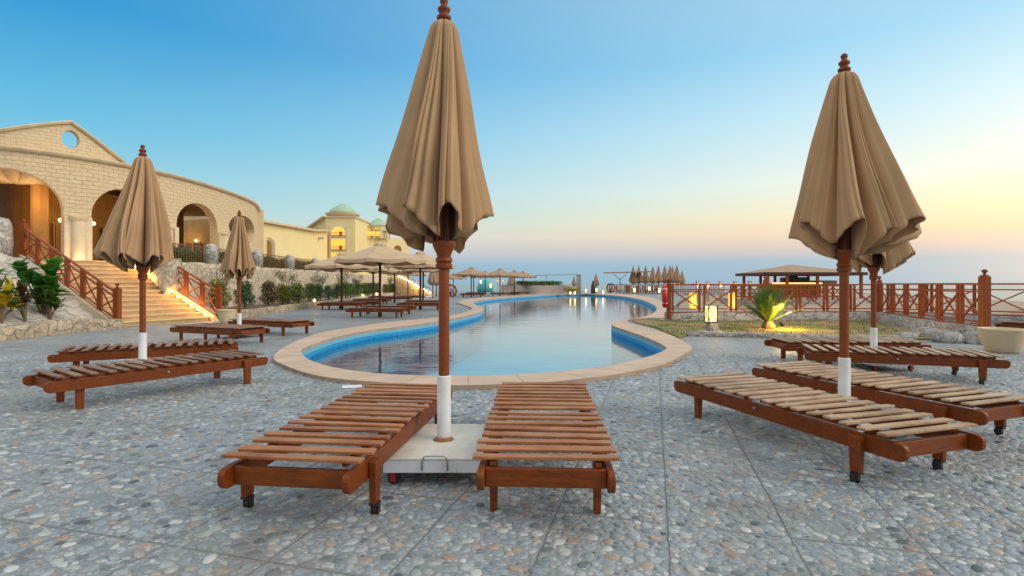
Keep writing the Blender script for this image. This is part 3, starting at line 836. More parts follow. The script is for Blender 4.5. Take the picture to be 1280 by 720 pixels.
GL = 'sun loungers under the open parasols'
for (px, py, dx, dy, lab) in [
    (472,396.6,1,-.12,'brown lounger in front of the nearest open parasol post'),
    (486,392.6,1,.15,'brown lounger behind the nearest open parasol post'),
    (428,387.2,1,-.1,'brown lounger under the farthest left open parasol'),
    (447,384.9,1,.1,'brown lounger right behind the farthest left open parasol'),
    (526,387.4,1,0,'brown lounger half hidden behind the central pole'),
    (465,380.6,1,-.1,'brown lounger in the second row of the left bank'),
    (532,383.2,1,.1,'brown lounger behind the one hidden by the central pole'),
    (495,377.4,1,0,'brown lounger under the middle parasol of the left bank'),
    (512,375.2,1,0,'brown lounger nearest the foot of the lit stairs'),
    (480,375.8,1,.2,'brown lounger at the shrub bed before the lit stairs'),
    (590,371.4,1,0,'lounger under the first straw parasol on the far bank'),
    (595,369.6,1,.1,'lounger behind the first straw parasol on the far bank'),
    (626,370.0,1,0,'lounger under the middle straw parasol on the far bank'),
    (650,368.6,1,0,'lounger under the second straw parasol from the right'),
    (660,368.0,1,.1,'lounger under the rightmost straw parasol')]:
    p = P(px, py); lounger(protoC, (p.x, p.y), (dx, dy), lab, GL)
# row of folded parasols at the far right of the pool
def make_far_closed():
    t = thing('folded_parasol', (0,0,0), 0, 'x', 'parasol', 'folded parasols in a row')
    b = B(); b.lathe([(.045,0),(.045,3.0)], n=8); b.build('pole', 'pole_dark', t)
    b = B(); n = 40; prof = [(.05,3.05),(.10,2.9),(.24,2.3),(.40,1.7),(.46,1.45),(.30,1.22),(.12,1.12)]
    rings = [[b.bm.verts.new((r*(1+.2*math.sin(8*a))*math.cos(a), r*(1+.2*math.sin(8*a))*math.sin(a), z)) for a in [2*math.pi*k/n for k in range(n)]] for r, z in prof]
    for A, Bq in zip(rings, rings[1:]):
        for k in range(n): b.face([A[k], A[(k+1)%n], Bq[(k+1)%n], Bq[k]])
    b.face(rings[0]); b.build('canopy', 'canvas_straw', t, smooth=True)
    b = B(); b.sphere((0,0,3.12), .06, 8, 6); b.build('finial', 'pole_dark', t)
    return t
farC = make_far_closed()
for i, (px, d, s) in enumerate([(791.5,66,1.08),(798.5,67,1.1),(807,68,1.1),(816,69,1.1),(823,70,1.14),(831,71,1.16),(837.5,72,1.17),(840.5,76,1.17),(846,70,1.16),(852.5,84,1.05)]):
    ordn = ['first','second','third','fourth','fifth','sixth','seventh','eighth','ninth','tenth'][i]
    place(farC, PD(px, d), 0, '%s folded parasol from the left in the far row right of the pool' % ordn, 'folded parasols in a row', sc=(s,s,s))
for px, d, s, lab in [(745,68,.8,'lone folded parasol left of the wooden ship wheel'),(717.5,80,.75,'folded parasol left of the square pillar'),(541,46,.95,'folded parasol on the left bank beside the lit stairs'),(545.5,50,.95,'folded parasol close behind the one beside the lit stairs'),(640,80,.9,'folded parasol among the far straw parasols'),(637,84,.8,'folded parasol farthest behind the straw parasols')]:
    place(farC, PD(px, d), .4, lab, 'folded parasols in a row', sc=s)

# ------------------------------------------------------------------ wooden fences and stair railings
def newel(parent, p, h, w=.11, ball=True):
    b = B(); b.box((p.x, p.y, p.z+h/2), (w, w, h))
    b.box((p.x, p.y, p.z+h+.015), (w*.7, w*.7, .03))
    o = b.build('newel_post', 'rail_wood', parent, bevel=.006)
    if ball:
        s = B(); s.lathe([(.025,0),(.03,.02),(.022,.035),(.05,.06),(.055,.085),(.04,.11),(.01,.12)], (p.x, p.y, p.z+h+.03), 12)
        s.build('finial', 'rail_wood', o, smooth=True)
    return o
def fence(label, P0, P1, n, h=.9, newels=(1,1), gap=.1, nh=1.05, ps=.055, nw=.11):
    P0, P1 = Vector(P0), Vector(P1)
    t = thing('wooden_fence', P0, 0, label, 'fence', 'reddish wooden fences')
    D = P1-P0; L = Vector((D.x, D.y, 0)).length
    up = Vector((0,0,1))
    def pt(f, z): return D*f + up*z
    for nm, z, hh in (('top_rail', h, .045), ('middle_rail', h*.82, .035), ('bottom_rail', .12, .035), ('base_rail', .02, .04)):
        b = B(); b.beam(pt(0, z), pt(1, z), .06 if nm == 'top_rail' else .04, hh); b.build(nm, 'rail_wood', t)
    g2 = gap/L/2
    for k in range(n):
        a, c = k/n + g2, (k+1)/n - g2
        for f in (a, c):
            b = B(); q = pt(f, 0); b.box((q.x, q.y, q.z+h/2+.02), (ps, ps, h-.06)); b.build('post', 'rail_wood', t)
        b = B(); b.beam(pt(a, .14), pt(c, h*.80), .028, .035); 
        e0, e1 = pt(a, h*.80), pt(c, .14); off = Vector((-D.y, D.x, 0)).normalized()*.008
        b.beam(e0+off, e1+off, .028, .035); b.build('cross_brace', 'rail_wood', t)
    if newels[0]: newel(t, pt(0, -.02), nh, nw)
    if newels[1]: newel(t, pt(1, -.02), nh, nw)
    return t
ZW = .28
fl = P(838, 391, ZW)
fence('wooden cross-braced fence from the red lifebuoy to the post behind the palm', (5.05,17.0,ZW), (8.12,17.05,ZW), 3, .9, (0,1), .16)
fence('wooden cross-braced fence from the palm to the corner post behind the parasols', (8.3,17.05,ZW), (11.95,17.3,ZW), 4, .9, (0,1), .12)
fence('nearest wooden cross-braced fence running towards the viewer beside the pot', (11.85,17.1,ZW), (9.86,11.1,ZW), 6, .92, (0,1), .15, 1.1, .07, .15)
fence('wooden cross-braced fence behind the nearest one at the right edge', (12.15,17.3,ZW), (14.6,15.0,ZW), 3, .92, (0,1), .12, 1.1, .06, .14)
fence('wooden cross-braced fence running out of the frame at the right', (14.75,14.9,ZW), (17.4,11.6,ZW), 3, .92, (0,0), .12)
def lowwall(name, pts, w, z0, z1, mat, label, cat='wall', amt=.03, rows=3, seg=.25, group=None, cap=None):
    """rough wall of real thickness along a polyline"""
    b = B(); P_ = [Vector((p[0], p[1], 0)) for p in pts]; fine = []
    for a, c in zip(P_, P_[1:]):
        k = max(1, int((c-a).length/seg))
        for i in range(k): fine.append(a.lerp(c, i/k))
    fine.append(P_[-1]); rings = []
    zt = z1 if callable(z1) else (lambda p: z1)
    for i, p in enumerate(fine):
        d = (fine[min(i+1, len(fine)-1)]-fine[max(0, i-1)]).normalized(); nn = Vector((-d.y, d.x, 0))
        prof = [(-w/2, z0)] + [(-w/2, z0+(zt(p)-z0)*(j+1)/rows) for j in range(rows)] + [(0, zt(p)+.01)] + [(w/2, z0+(zt(p)-z0)*(j+1)/rows) for j in range(rows-1, -1, -1)] + [(w/2, z0)]
        rings.append([b.bm.verts.new(p+nn*a+Vector((0,0,z))) for a, z in prof])
    for A, C in zip(rings, rings[1:]):
        for k in range(len(A)-1): b.face([A[k], A[k+1], C[k+1], C[k]])
    b.face(rings[0]); b.face(rings[-1][::-1])
    o = b.build(name, mat, smooth=True); rough_up(o, amt, 2.3, len(label))
    return tag(o, label, cat, group)
lowwall('stone_wall', [(4.95,17.1),(8.2,17.1),(12.0,17.35)], .3, -.4, .28, 'grey_stone', 'low grey stone wall under the straight wooden fence', amt=.02)
lowwall('stone_wall', [(11.9,17.2),(9.8,10.9)], .32, -.4, .28, 'grey_stone', 'low grey stone wall sloping past the lawn under the nearest fence', amt=.03)
lowwall('stone_wall', [(12.1,17.4),(14.65,15.0),(17.5,11.5)], .3, -.4, .28, 'grey_stone', 'low grey stone wall under the fence at the right edge', amt=.02)
# rocks at the end of the nearest wall
for i, (x, y, s, lab) in enumerate([(9.5,10.7,.34,'rounded grey boulder at the wall end beside the pot'),(9.0,11.0,.28,'smaller grey boulder left of the wall end'),(9.3,11.9,.3,'grey boulder leaning on the nearest low wall'),(8.5,11.5,.22,'small grey boulder at the lawn corner')]):
    b = B(); b.sphere((0,0,0), s, 18, 12, .6); o = b.build('boulder', 'grey_stone', smooth=True, loc=(x,y,.06)); rough_up(o, s*.18, 2.4, i*3); tag(o, lab, 'rock', 'boulders by the lawn')

# lawn with kerb
lawn_px = [(792,402),(838,399.5),(870,402),(1000,402)]
lawn = [P(797,404.5).to_2d(), P(790,401.5).to_2d(), P(815,399.5).to_2d(), V(4.95,16.93).to_2d() if False else Vector((4.95,16.9)), Vector((8.2,16.9)), Vector((11.5,17.0)), Vector((9.3,11.4)), Vector((8.4,11.3)), Vector((6.9,11.6)), Vector((5.3,12.0)), Vector((4.1,12.35)), P(850,424).to_2d(), P(822,411).to_2d()]
structure(fill('lawn', [(p.x, p.y) for p in lawn], [], .035, 'lawn', -.02), 'patchy dry lawn between pool and fence')
lowwall('stone_kerb', [(4.05,12.25),(5.3,11.9),(6.9,11.5),(8.4,11.2)], .16, -.05, .10, 'grey_stone', 'low stone kerb along the front of the lawn', 'kerb', amt=.012, rows=2)
# grass blades
b = B(); q = random.Random(3)
for k in range(5200):
    x = q.uniform(3.2, 11.2); y = q.uniform(11.6, 16.8)
    if noise.noise(Vector((x*.8, y*.8, 3))) < -.02 or x > 9.2+(y-11.4)*.38 or x < 3.2+abs(y-14)*.3: continue
    h_ = q.uniform(.03,.075); a = q.uniform(0,6.28); w_ = .009; dx, dy = math.cos(a)*w_, math.sin(a)*w_; lx, ly = q.uniform(-.03,.03), q.uniform(-.03,.03)
    b.face([(x-dx,y-dy,.03),(x+dx,y+dy,.03),(x+lx,y+ly,.03+h_)])
tag(b.build('grass', 'grass'), 'short green tufts on the dry lawn', 'grass', kind='stuff')

# lantern bollard
p = P(888.5, 418.3)
t = thing('garden_lantern', p, R(8), 'lit lantern on a grey block with a white rough plinth by the lawn', 'lantern')
b = B(); b.lathe([(.32,0),(.30,.05),(.26,.085),(.10,.09)], n=10); o = b.build('plinth', 'pillar_stone', t); rough_up(o, .02, 6)
b = B(); b.box((.04,0,.19), (.23,.23,.2)); b.build('block', 'grey_stone', t, bevel=.01)
b = B(); b.box((0,0,.5), (.19,.19,.37)); b.build('glass', 'glow_soft', t)
b = B()
for sx in (-1,1):
    for sy in (-1,1): b.box((sx*.105, sy*.105, .5), (.022,.022,.41))
for z in (.30,.695): b.box((0,0,z), (.245,.245,.02))
for s in (-1,1):
    for ax in (0,1):
        A, C = ((-.1, s*.105, .32), (.1, s*.105, .68)); 
        if ax: A, C = (A[1], A[0], A[2]), (C[1], C[0], C[2])
        b.beam(A, C, .008, .012); 
        b.beam((A[0] if ax else -A[0], A[1] if not ax else -A[1], A[2]), (C[0] if ax else -C[0], C[1] if not ax else -C[1], C[2]), .01, .012)
b.build('frame', 'black', t)
lamp(t, (0,-.3,.5), 5)

# cycad palm
def cycad(loc, sc, label):
    t = thing('cycad_palm', loc, 0, label, 'palm')
    q = random.Random(12)
    b = B(); b.lathe([(.13,0),(.17,.05),(.16,.12),(.12,.2),(.06,.24)], n=14); o = b.build('trunk', 'bark', t); rough_up(o, .03, 9)
    b = B()
    for k in range(62):
        a = q.uniform(0, 6.28); e = R(q.uniform(28, 85)); L = q.uniform(.55,.78)*sc
        ca, sa = math.cos(a), math.sin(a); pts = []
        for i in range(9):
            f = i/8; r_ = math.cos(e)*L*f + .03; z = .2 + math.sin(e)*L*f - .16*f*f*math.cos(e)
            pts.append(Vector((ca*r_, sa*r_, z)))
        side = Vector((-sa, ca, 0))
        b.tube(pts, .006, 4, .002, cap=False)
        for i in range(1, 25):
            f = i/25; j = f*8; i0 = min(7, int(j)); pp = pts[i0].lerp(pts[i0+1], j-i0); d = (pts[i0+1]-pts[i0]).normalized()
            ll = .14*math.sin(math.pi*min(1, f*.9+.1))**.6*sc
            for s in (-1, 1):
                tip = pp + side*s*ll*.8 + d*ll*.75 + Vector((0,0,.03))
                wv = d*.014
                b.face([pp-wv, pp+wv, tip])
    b.build('crown', 'frond', t)
    return t
p = P(960, 412); cy = cycad(p, 1.38, 'squat cycad palm lit yellow from below on the lawn'); cy.scale = (1.0,1.0,1.0)
sp_ = thing('garden_spotlight', P(977, 409.5), 0, 'small black spotlight on the lawn right of the cycad', 'spotlight', 'small garden spotlights')
b = B(); b.tube([(0,0,0),(0,0,.06)], .01, 6); b.build('stake', 'black', sp_)
b = B(); b.tube([(.03,.02,.06),(-.05,-.03,.13)], .045, 10); b.build('head', 'black', sp_)
lamp(cy, (.22,-.42,.24), 80, (1,.55,.08)); lamp(cy, (.50,-.15,.35), 40, (1,.6,.15))

# ribbed plant pot
def pot(loc, r, h, label, ribs=12):
    prof = [(r*.62, 0)]
    for i in range(ribs*2+1):
        f = i/(ribs*2); prof.append((r*(.64+.33*f**.8) + (.03*r/.3 if i % 2 else 0), .02+f*(h-.06)))
    prof += [(r*1.03,h-.03),(r*1.04,h),(r*.95,h),(r*.9,h-.06)]
    t = thing('plant_pot', loc, 0, label, 'pot', 'cream plant pots')
    b = B(); b.lathe(prof, n=28, cap=False); b.build('body', 'terracotta', t, smooth=True)
    b = B(); b.lathe([(.001,h-.07),(r*.91,h-.07)], n=24, cap=False); b.build('earth', 'soil', t)
    return t
pot((8.62,9.35,0), .33, .42, 'cream ribbed bowl pot beside the nearest fence post', 7)
pot((-8.75,16.3,0), .26, .42, 'plain cream pot at the right foot of the stairs', 3)

# lifebuoy on the fence end
t = thing('lifebuoy', (4.86,16.95,.82), R(-14), 'red and white lifebuoy hanging on the left end post of the fence', 'lifebuoy')
b = B(); b.torus((0,0,0), .31, .075, 'X'); b.build('ring', 'red_plastic', t, smooth=True)
for k in range(4):
    a = R(45+90*k); b = B(); b.torus((0, .31*math.cos(a), .31*math.sin(a)), .072, .018, 'Z' , 16, 6); o = b.build('band', 'white_paint', t)
t = thing('fence_post', (5.0,16.98,.1), 0, 'thick wooden end post carrying the lifebuoy', 'post'); newel(t, Vector((0,0,0)), 1.12, .12)

# ------------------------------------------------------------------ left: stairs
B0 = Vector((-10.7,14.6,0)); ax = Vector((-.903,.430,0)).normalized(); cx = Vector((ax.y*1, -ax.x, 0)); 
if cx.y < 0: cx = -cx
NST, TR, RS, SW = 14, .34, 2.0/14, 2.75
st = thing('stone_staircase', B0, 0, 'broad sandstone stairs with small lamps down the right side', 'stairs')
b = B(); b2 = B(); m_ang = math.atan2(cx.y, cx.x)
for k in range(NST):
    c = ax*(k*TR + TR/2 + .3) + cx*(SW/2)
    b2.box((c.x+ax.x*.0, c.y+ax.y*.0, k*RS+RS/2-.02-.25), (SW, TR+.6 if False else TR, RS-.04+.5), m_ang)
    c2 = ax*(k*TR + TR/2 - .015 + .3) + cx*(SW/2)
    b.box((c2.x, c2.y, (k+1)*RS-.02), (SW-.01, TR+.03, .04), m_ang)
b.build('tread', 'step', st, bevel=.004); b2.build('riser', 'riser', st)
def stringer(off, w_, z0, extra):
    b = B(); p0 = cx*off; pts = [(-.05,0),(0,.12+extra),(NST*TR+.3,2.0+.12+extra),(NST*TR+.3,-.1),(-.05,-.1)]
    fa = [b.bm.verts.new(p0+ax*a+Vector((0,0,z))) for a, z in pts]; fb = [b.bm.verts.new(p0+cx*w_+ax*a+Vector((0,0,z))) for a, z in pts]
    k = len(pts)
    for i in range(k): b.face([fa[i], fa[(i+1)%k], fb[(i+1)%k], fb[i]])
    b.face(fa); b.face(fb[::-1]); return b.build('stringer', 'column', st)
stringer(-.22, .2, 0, .02); stringer(SW+.02, .2, 0, .02)
P_l0 = B0 - cx*.12 + Vector((0,0,.1)); P_l1 = P_l0 + ax*(NST*TR+.25) + Vector((0,0,2.0))
f1 = fence('reddish wooden railing climbing the left side of the stairs', P_l0, P_l1, 6, .85, (1,1), .1, 1.0, .07, .15); f1['category'] = 'railing'
P_r0 = B0 + cx*(SW+.12) + Vector((0,0,.1)); P_r1 = P_r0 + ax*(NST*TR+.25) + Vector((0,0,2.0))
f2 = fence('reddish wooden railing climbing the right side of the stairs', P_r0, P_r1, 6, .85, (1,1), .1, 1.0, .07, .15); f2['category'] = 'railing'
for k in range(NST-1):
    p = B0 + cx*(SW-.10) + ax*(k*TR+.3+.1) + Vector((0,0,(k+1)*RS+.001))
    t = thing('step_lamp', p, 0, 'small glowing lamp on the %s step of the stairs, counted from the bottom' % ['first','second','third','fourth','fifth','sixth','seventh','eighth','ninth','tenth','eleventh','twelfth','thirteenth'][k], 'lamp', 'small lamps on the stair')
    b = B(); b.lathe([(.03,0),(.03,.05),(.02,.055)], n=8); b.build('base', 'black', t)
    b = B(); b.sphere((0,0,.08), .036, 8, 6); b.build('bulb', 'bulb', t)
    lamp(t, (.10,-.12,.14), 5, (1,.5,.1), .03)

# ------------------------------------------------------------------ left: banks, retaining wall, upper terrace
T0 = B0 + ax*(NST*TR+.3); T1 = T0 + cx*SW
up_poly = [(T0.x-.0,T0.y),(T1.x,T1.y),(-12.95,19.9),(-12.9,26),(-13.1,38),(-15.3,80),(-60,80),(-60,6),(-16.6,6),(-16.6,12)]
structure(fill('upper_terrace', up_poly, [], 1.995, 'path', 0), 'raised terrace in front of the building')
# rock bank left of the stairs
b = B(); X0, X1, Y0, Y1 = -10.95, -17.0, 6.5, 17.2; nx, ny = 60, 80; gr = []
for i in range(nx+1):
    row = []
    for j in range(ny+1):
        x = X0+(X1-X0)*i/nx; y = Y0+(Y1-Y0)*j/ny
        h_ = min(2.05, .22 + max(0, -x-11.55)*.52)
        # stay under the left stringer
        rel = Vector((x,y,0))-B0; wv = rel.dot(ax); cv = rel.dot(cx)
        lim = max(0, min(1, (wv)/(NST*TR)))*2.0 + .05
        hh = h_ + .28*noise.noise(Vector((x*.8,y*.8,0)))*min(1,max(0,-x-11.4)) + .07*noise.noise(Vector((x*3,y*3,4)))
        if cv > -.9: hh = min(hh, lim + .0) if cv > -.3 else hh*(1-(cv+.9)/.6)+min(hh,lim)*((cv+.9)/.6)
        if cv > -.05: hh = -.5
        row.append(b.bm.verts.new((x, y, hh)))
    gr.append(row)
for i in range(nx):
    for j in range(ny): b.face([gr[i][j], gr[i+1][j], gr[i+1][j+1], gr[i][j+1]])
structure(b.build('rock_slope', 'rock_bank', smooth=True), 'mortared pale rock slope left of the stairs')
lowwall('stone_kerb', [(-10.95,6.0),(-10.95,10),(-10.9,12.5),(-10.72,14.45)], .34, -.1, lambda p: .30+.05*math.sin(p.y*2.1), 'kerb_stone', 'low rubble kerb holding the planting left of the stairs', 'kerb', amt=.045)
b = B(); b.lathe([(.42,2.0),(.43,2.5),(.42,2.85),(.40,3.05),(.30,3.2),(.12,3.25)], n=20); pil = b.build('stone_pillar', 'pillar_stone', smooth=True, loc=(-15.85,16.3,0)); rough_up(pil, .03, 4)
tag(pil, 'thick rounded white stone pillar at the left top of the stairs', 'pillar', 'stone pillars of the parapet')
# retaining wall (leaning rubble face)
def rough_face(name, pts, z0, z1, lean, mat, label, cat, thick=.5):
    b = B(); P_ = [Vector((p[0],p[1],0)) for p in pts]; fine = []
    for a, c in zip(P_, P_[1:]):
        k = max(1, int((c-a).length/.25))
        for i in range(k): fine.append(a.lerp(c, i/k))
    fine.append(P_[-1]); rows = 12; rings = []
    for i, p in enumerate(fine):
        d = (fine[min(i+1,len(fine)-1)]-fine[max(0,i-1)]).normalized(); nn = Vector((d.y,-d.x,0))
        prof = [(lean*(1-j/rows), z0+(z1-z0)*j/rows) for j in range(rows+1)] + [(-thick, z1), (-thick, z0)]
        rings.append([b.bm.verts.new(p+nn*a+Vector((0,0,z))) for a, z in prof])
    for A, C in zip(rings, rings[1:]):
        for k in range(len(A)-1): b.face([A[k], A[k+1], C[k+1], C[k]])
    b.face(rings[0]); b.face(rings[-1][::-1])
    o = b.build(name, mat, smooth=True); rough_up(o, .07, 1.4, 2); return tag(o, label, cat)
rough_face('retaining_wall', [(-11.3,18.15),(-12.3,18.9),(-12.75,19.8),(-12.7,26),(-12.9,38),(-15.1,80)], 0, 2.06, .45, 'rock_wall', 'pale rubble retaining wall behind the clipped shrubs', 'wall')
lowwall('stone_kerb', [(-9.25,17.3),(-9.5,18.5),(-9.75,20.5),(-10.1,25.7),(-10.3,29),(-11.4,42),(-13.6,66)], .3, -.1, .26, 'kerb_stone', 'long low rubble kerb along the clipped shrubs', 'kerb', amt=.04)
structure(fill('planting_bed', [(-9.4,17.4),(-9.75,20.5),(-10.1,25.7),(-10.3,29),(-11.4,42),(-13.6,66),(-15,66),(-13,38),(-12.8,26),(-12.8,19.8),(-11.3,18.2)], [], .2, 'soil', 0), 'earth bed with clipped shrubs')
# parapet pillars, railings, hedge on the retaining wall
wallx = lambda y: -12.95 if y < 26 else (-12.95-.2*(y-26)/12 if y < 38 else -13.15-2.2*(y-38)/42)
def wall_at_px(px):
    y = 20.
    for _ in range(60): y = -wallx(y)*F/(640-px)
    return y
pil_px = [264, 321.5, 362, 394, 420]
ys = [wall_at_px(p_) for p_ in pil_px]
b = B(); b.lathe([(.27,0),(.27,.6),(.25,.76),(.19,.86),(.06,.9)], n=16); pp = b.build('stone_pillar', 'pillar_stone', smooth=True); rough_up(pp, .025, 5)
tag(pp, 'x', 'pillar', 'stone pillars of the parapet')
names = ['rounded stone parapet pillar just right of the stairs','rounded stone parapet pillar right of the small folded parasol','rounded stone parapet pillar before the yellow wall','fourth rounded stone parapet pillar from the stairs','farthest rounded stone parapet pillar, above the open parasols']
for y, nm in zip(ys, names): place(pp, (wallx(y), y, 2.03), 0, nm)
ys2 = [19.4]+ys+[44.]
for i in range(len(ys2)-1):
    ya, yb = ys2[i]+.25, ys2[i+1]-.25
    loc = Vector((wallx(ya), ya, 2.03)); D = Vector((wallx(yb), yb, 2.03))-loc
    t = thing('metal_railing', loc, 0, 'thin metal railing on the retaining wall, %s bay from the stairs' % ['first','second','third','fourth','fifth','sixth'][i], 'railing', 'metal railing bays on the retaining wall')
    b = B(); b.beam((0,0,.72), D+Vector((0,0,.72)), .04, .04); b.build('hand_rail', 'rust', t)
    b = B(); nb = max(3, int(D.length/.16))
    for k in range(nb+1): q_ = D*(k/nb); b.box((q_.x, q_.y, .36), (.018,.018,.70))
    b.build('bars', 'rust', t)
def leaf_quads(b, c, r, n, s, q, sq=1., shell=.55):
    for _ in range(n):
        while True:
            v = Vector((q.uniform(-1,1), q.uniform(-1,1), q.uniform(-1,1)))
            if v.length < 1 and v.length > shell*q.random(): break
        p = Vector(c) + Vector((v.x*r[0], v.y*r[1], v.z*r[2]))
        a = Vector((q.uniform(-1,1), q.uniform(-1,1), q.uniform(-.6,1))).normalized(); bb = a.cross(Vector((q.uniform(-1,1), q.uniform(-1,1), q.uniform(-1,1)))).normalized()
        L = s*q.uniform(.7,1.4); w_ = L*.38*sq
        b.face([p-a*L*.5, p+bb*w_*.5, p+a*L*.5, p-bb*w_*.5])
q = random.Random(77)
for i in range(len(ys2)-1):
    ya, yb = ys2[i]+.3, ys2[i+1]-.3; b = B(); n_ = int((yb-ya)/.5)+1
    for k in range(n_):
        y = ya+(yb-ya)*(k+.5)/n_; leaf_quads(b, (wallx(y)-.75, y, 2.32), (.36,.42,.44), 620, .11, q, shell=.85)
    tag(b.build('hedge', 'leaf_dark'), 'dark clipped hedge behind the metal railing, %s bay from the stairs' % ['first','second','third','fourth','fifth','sixth'][i], 'hedge', 'hedge behind the railing')

# clipped shrubs in the bed
def shrub_proto(mat, seed, h=.98, w=.36, n=2100):
    t = thing('clipped_shrub', (0,0,0), 0, 'x', 'shrub', 'clipped shrubs in the bed'); q = random.Random(seed)
    b = B(); b.tube([(0,0,0),(.01,0,.2),(0,.01,.4)], .03, 6, .02); b.tube([(0,0,.1),(.1,0,.35)], .015, 5, .01); b.build('trunk', 'bark', t)
    b = B(); 
    for k in range(7):
        z = .25+(h-.35)*k/6; rr_ = w*(.75+.3*math.sin(math.pi*min(1,(k+1)/6.)))*q.uniform(.85,1.1)
        leaf_quads(b, (q.uniform(-.06,.06), q.uniform(-.06,.06), z), (rr_, rr_, .18), n//7, .075, q, shell=.75)
    b.build('foliage', mat, t); return t
sh = {k: shrub_proto(m_, i+1) for i, (k, m_) in enumerate([('y','leaf_yellow'),('d','leaf_dark'),('r','leaf_red'),('m','leaf_mid')])}
bedx = lambda y: -10.9 if y < 26 else -10.9-.13*(y-26)*.55
def bed_at(px):
    y = 20.
    for _ in range(60): y = -bedx(y)*F/(640-px)
    return y
ordw = ['first','second','third','fourth','fifth','sixth','seventh','eighth','ninth','tenth','eleventh','twelfth','thirteenth','fourteenth','fifteenth','sixteenth','seventeenth','eighteenth','nineteenth','twentieth','twenty-first','twenty-second','twenty-third','twenty-fourth']
kinds = 'ydrydmddddmddmdddmdddddd'
pxs = [275,308,335,351,364,372,386,398,408,421,432,439,446,453,460,467,474,480,486,492,498,504,509,514]
desc = {'y':'yellowish','d':'dark green','r':'reddish sparse','m':'light green'}
for i, (px, k) in enumerate(zip(pxs, kinds)):
    y = bed_at(px); s = q.uniform(.92,1.1)
    place(sh[k], (bedx(y)+q.uniform(-.15,.15), y, .18), q.uniform(0,6), '%s clipped shrub, %s from the stairs in the bed' % (desc[k], ordw[i]), sc=(s*1.05,s*1.05,s*q.uniform(.95,1.12)))
def loose_shrub(loc, h, mat, seed, label, n=420, spread=.6, bare=False):
    t = thing('loose_shrub', loc, 0, label, 'shrub', 'tall loose shrubs before the retaining wall'); q = random.Random(seed)
    b = B(); f = B()
    for k in range(11 if bare else 8):
        a = q.uniform(0,6.28); r_ = q.uniform(.3,1)*spread; top = Vector((math.cos(a)*r_, math.sin(a)*r_, h*q.uniform(.65,1)))
        m_ = Vector((top.x*.3, top.y*.3, top.z*.5)); b.tube([(0,0,0), m_, top], .02, 5, .006)
        leaf_quads(f, top, (.26,.26,.2), n//8 if not bare else 18, .08, q)
        for _ in range(3):
            e = m_.lerp(top, q.uniform(.2,.9)); e2 = e+Vector((q.uniform(-.3,.3),q.uniform(-.3,.3),q.uniform(.1,.4))); b.tube([e,e2], .007, 4, .003)
            leaf_quads(f, e2, (.15,.15,.12), 16 if not bare else 5, .07, q)
    b.build('branches', 'bark', t); f.build('foliage', mat, t); return t
for px, h, mm, sd, lab, bare in [(291,2.0,'leaf_olive',1,'nearly bare pale shrub left of the small folded parasol',True),(369,1.75,'leaf_olive',2,'loose olive-coloured shrub against the rubble wall',False),(407,1.8,'leaf_flower',3,'shrub with purple flowers behind the left open parasol',False),(434,1.8,'leaf_mid',4,'bright green loose shrub behind the open parasols',False),(452,1.8,'leaf_olive',5,'grey-green loose shrub behind the open parasols',False),(490,1.9,'leaf_mid',6,'green loose shrub left of the lit stairs',False)]:
    y = bed_at(px)*1.03; loose_shrub((-11.7 if y < 30 else bedx(y)-.6, y, .18), h, mm, sd, lab, bare=bare)
for i, px in enumerate([380,444.5,463,506]):
    y = bed_at(px); t = thing('garden_spotlight', (bedx(y)+.55, y, .2), 0, 'small glowing uplight in the shrub bed, %s from the stairs' % ordw[i], 'spotlight', 'small garden spotlights')
    b = B(); b.tube([(0,0,0),(0,0,.08)], .012, 6); b.build('stake', 'black', t); b = B(); b.sphere((0,0,.13), .07 if i == 0 else .09, 8, 6); b.build('lens', 'glow', t)
    lamp(t, (0,0,.32), 14 if i == 0 else 22, (1,.6,.1))

# broad-leaved plants left of the stairs
def broad_plant(loc, label, n=42, L=.42, hgt=1.25, mat='leaf_broad', seed=4, spread=.55, wr=.36, name='broad_leaf_plant'):
    t = thing(name, loc, 0, label, 'plant', 'plants in the left bed'); q = random.Random(seed)
    b = B(); f = B(); tips = []
    for k in range(8):
        a = q.uniform(0,6.28); r_ = q.uniform(.15,1)*spread; top = Vector((math.cos(a)*r_, math.sin(a)*r_, hgt*q.uniform(.4,.95))); tips.append(top)
        b.tube([(0,0,0),(top.x*.35,top.y*.35,top.z*.5),top], .025, 6, .012)
    for k in range(n):
        p = tips[k % 8] * q.uniform(.55,1.02); p = Vector((p.x,p.y,p.z)); a = q.uniform(0,6.28); el = R(q.uniform(10,75))
        d = Vector((math.cos(a)*math.cos(el), math.sin(a)*math.cos(el), math.sin(el))); side = d.cross(Vector((0,0,1))).normalized(); nn = side.cross(d)
        ll = L*q.uniform(.6,1.15); prev = None
        for i in range(7):
            fr = i/6; wdt = ll*wr*math.sin(math.pi*(fr*.93+.035))**.75; c = p + d*ll*fr - Vector((0,0,1))*ll*.2*fr*fr
            cur = [f.bm.verts.new(c-side*wdt+nn*wdt*.3), f.bm.verts.new(c), f.bm.verts.new(c+side*wdt+nn*wdt*.3)]
            if prev:
                f.face([prev[0],prev[1],cur[1],cur[0]]); f.face([prev[1],prev[2],cur[2],cur[1]])
            prev = cur
    b.build('stem', 'bark', t); f.build('foliage', mat, t, smooth=True); return t
broad_plant((-12.0,13.6,.25), 'large dark green plant with broad glossy leaves left of the stairs', 130, .42, 1.6, seed=4, spread=.6, wr=.38)
broad_plant((-11.75,13.55,.3), 'low plant of narrow green leaves at the foot of the broad-leaved one', 170, .28, .85, 'leaf_mid', 9, .5, .2)
broad_plant((-11.75,12.85,.3), 'brownish red narrow-leaved plant by the rubble kerb', 130, .26, .95, 'leaf_red', 6, .36, .2)
broad_plant((-11.75,12.25,.3), 'yellow-leaved croton at the left edge', 110, .28, .95, 'leaf_croton', 8, .34, .26)
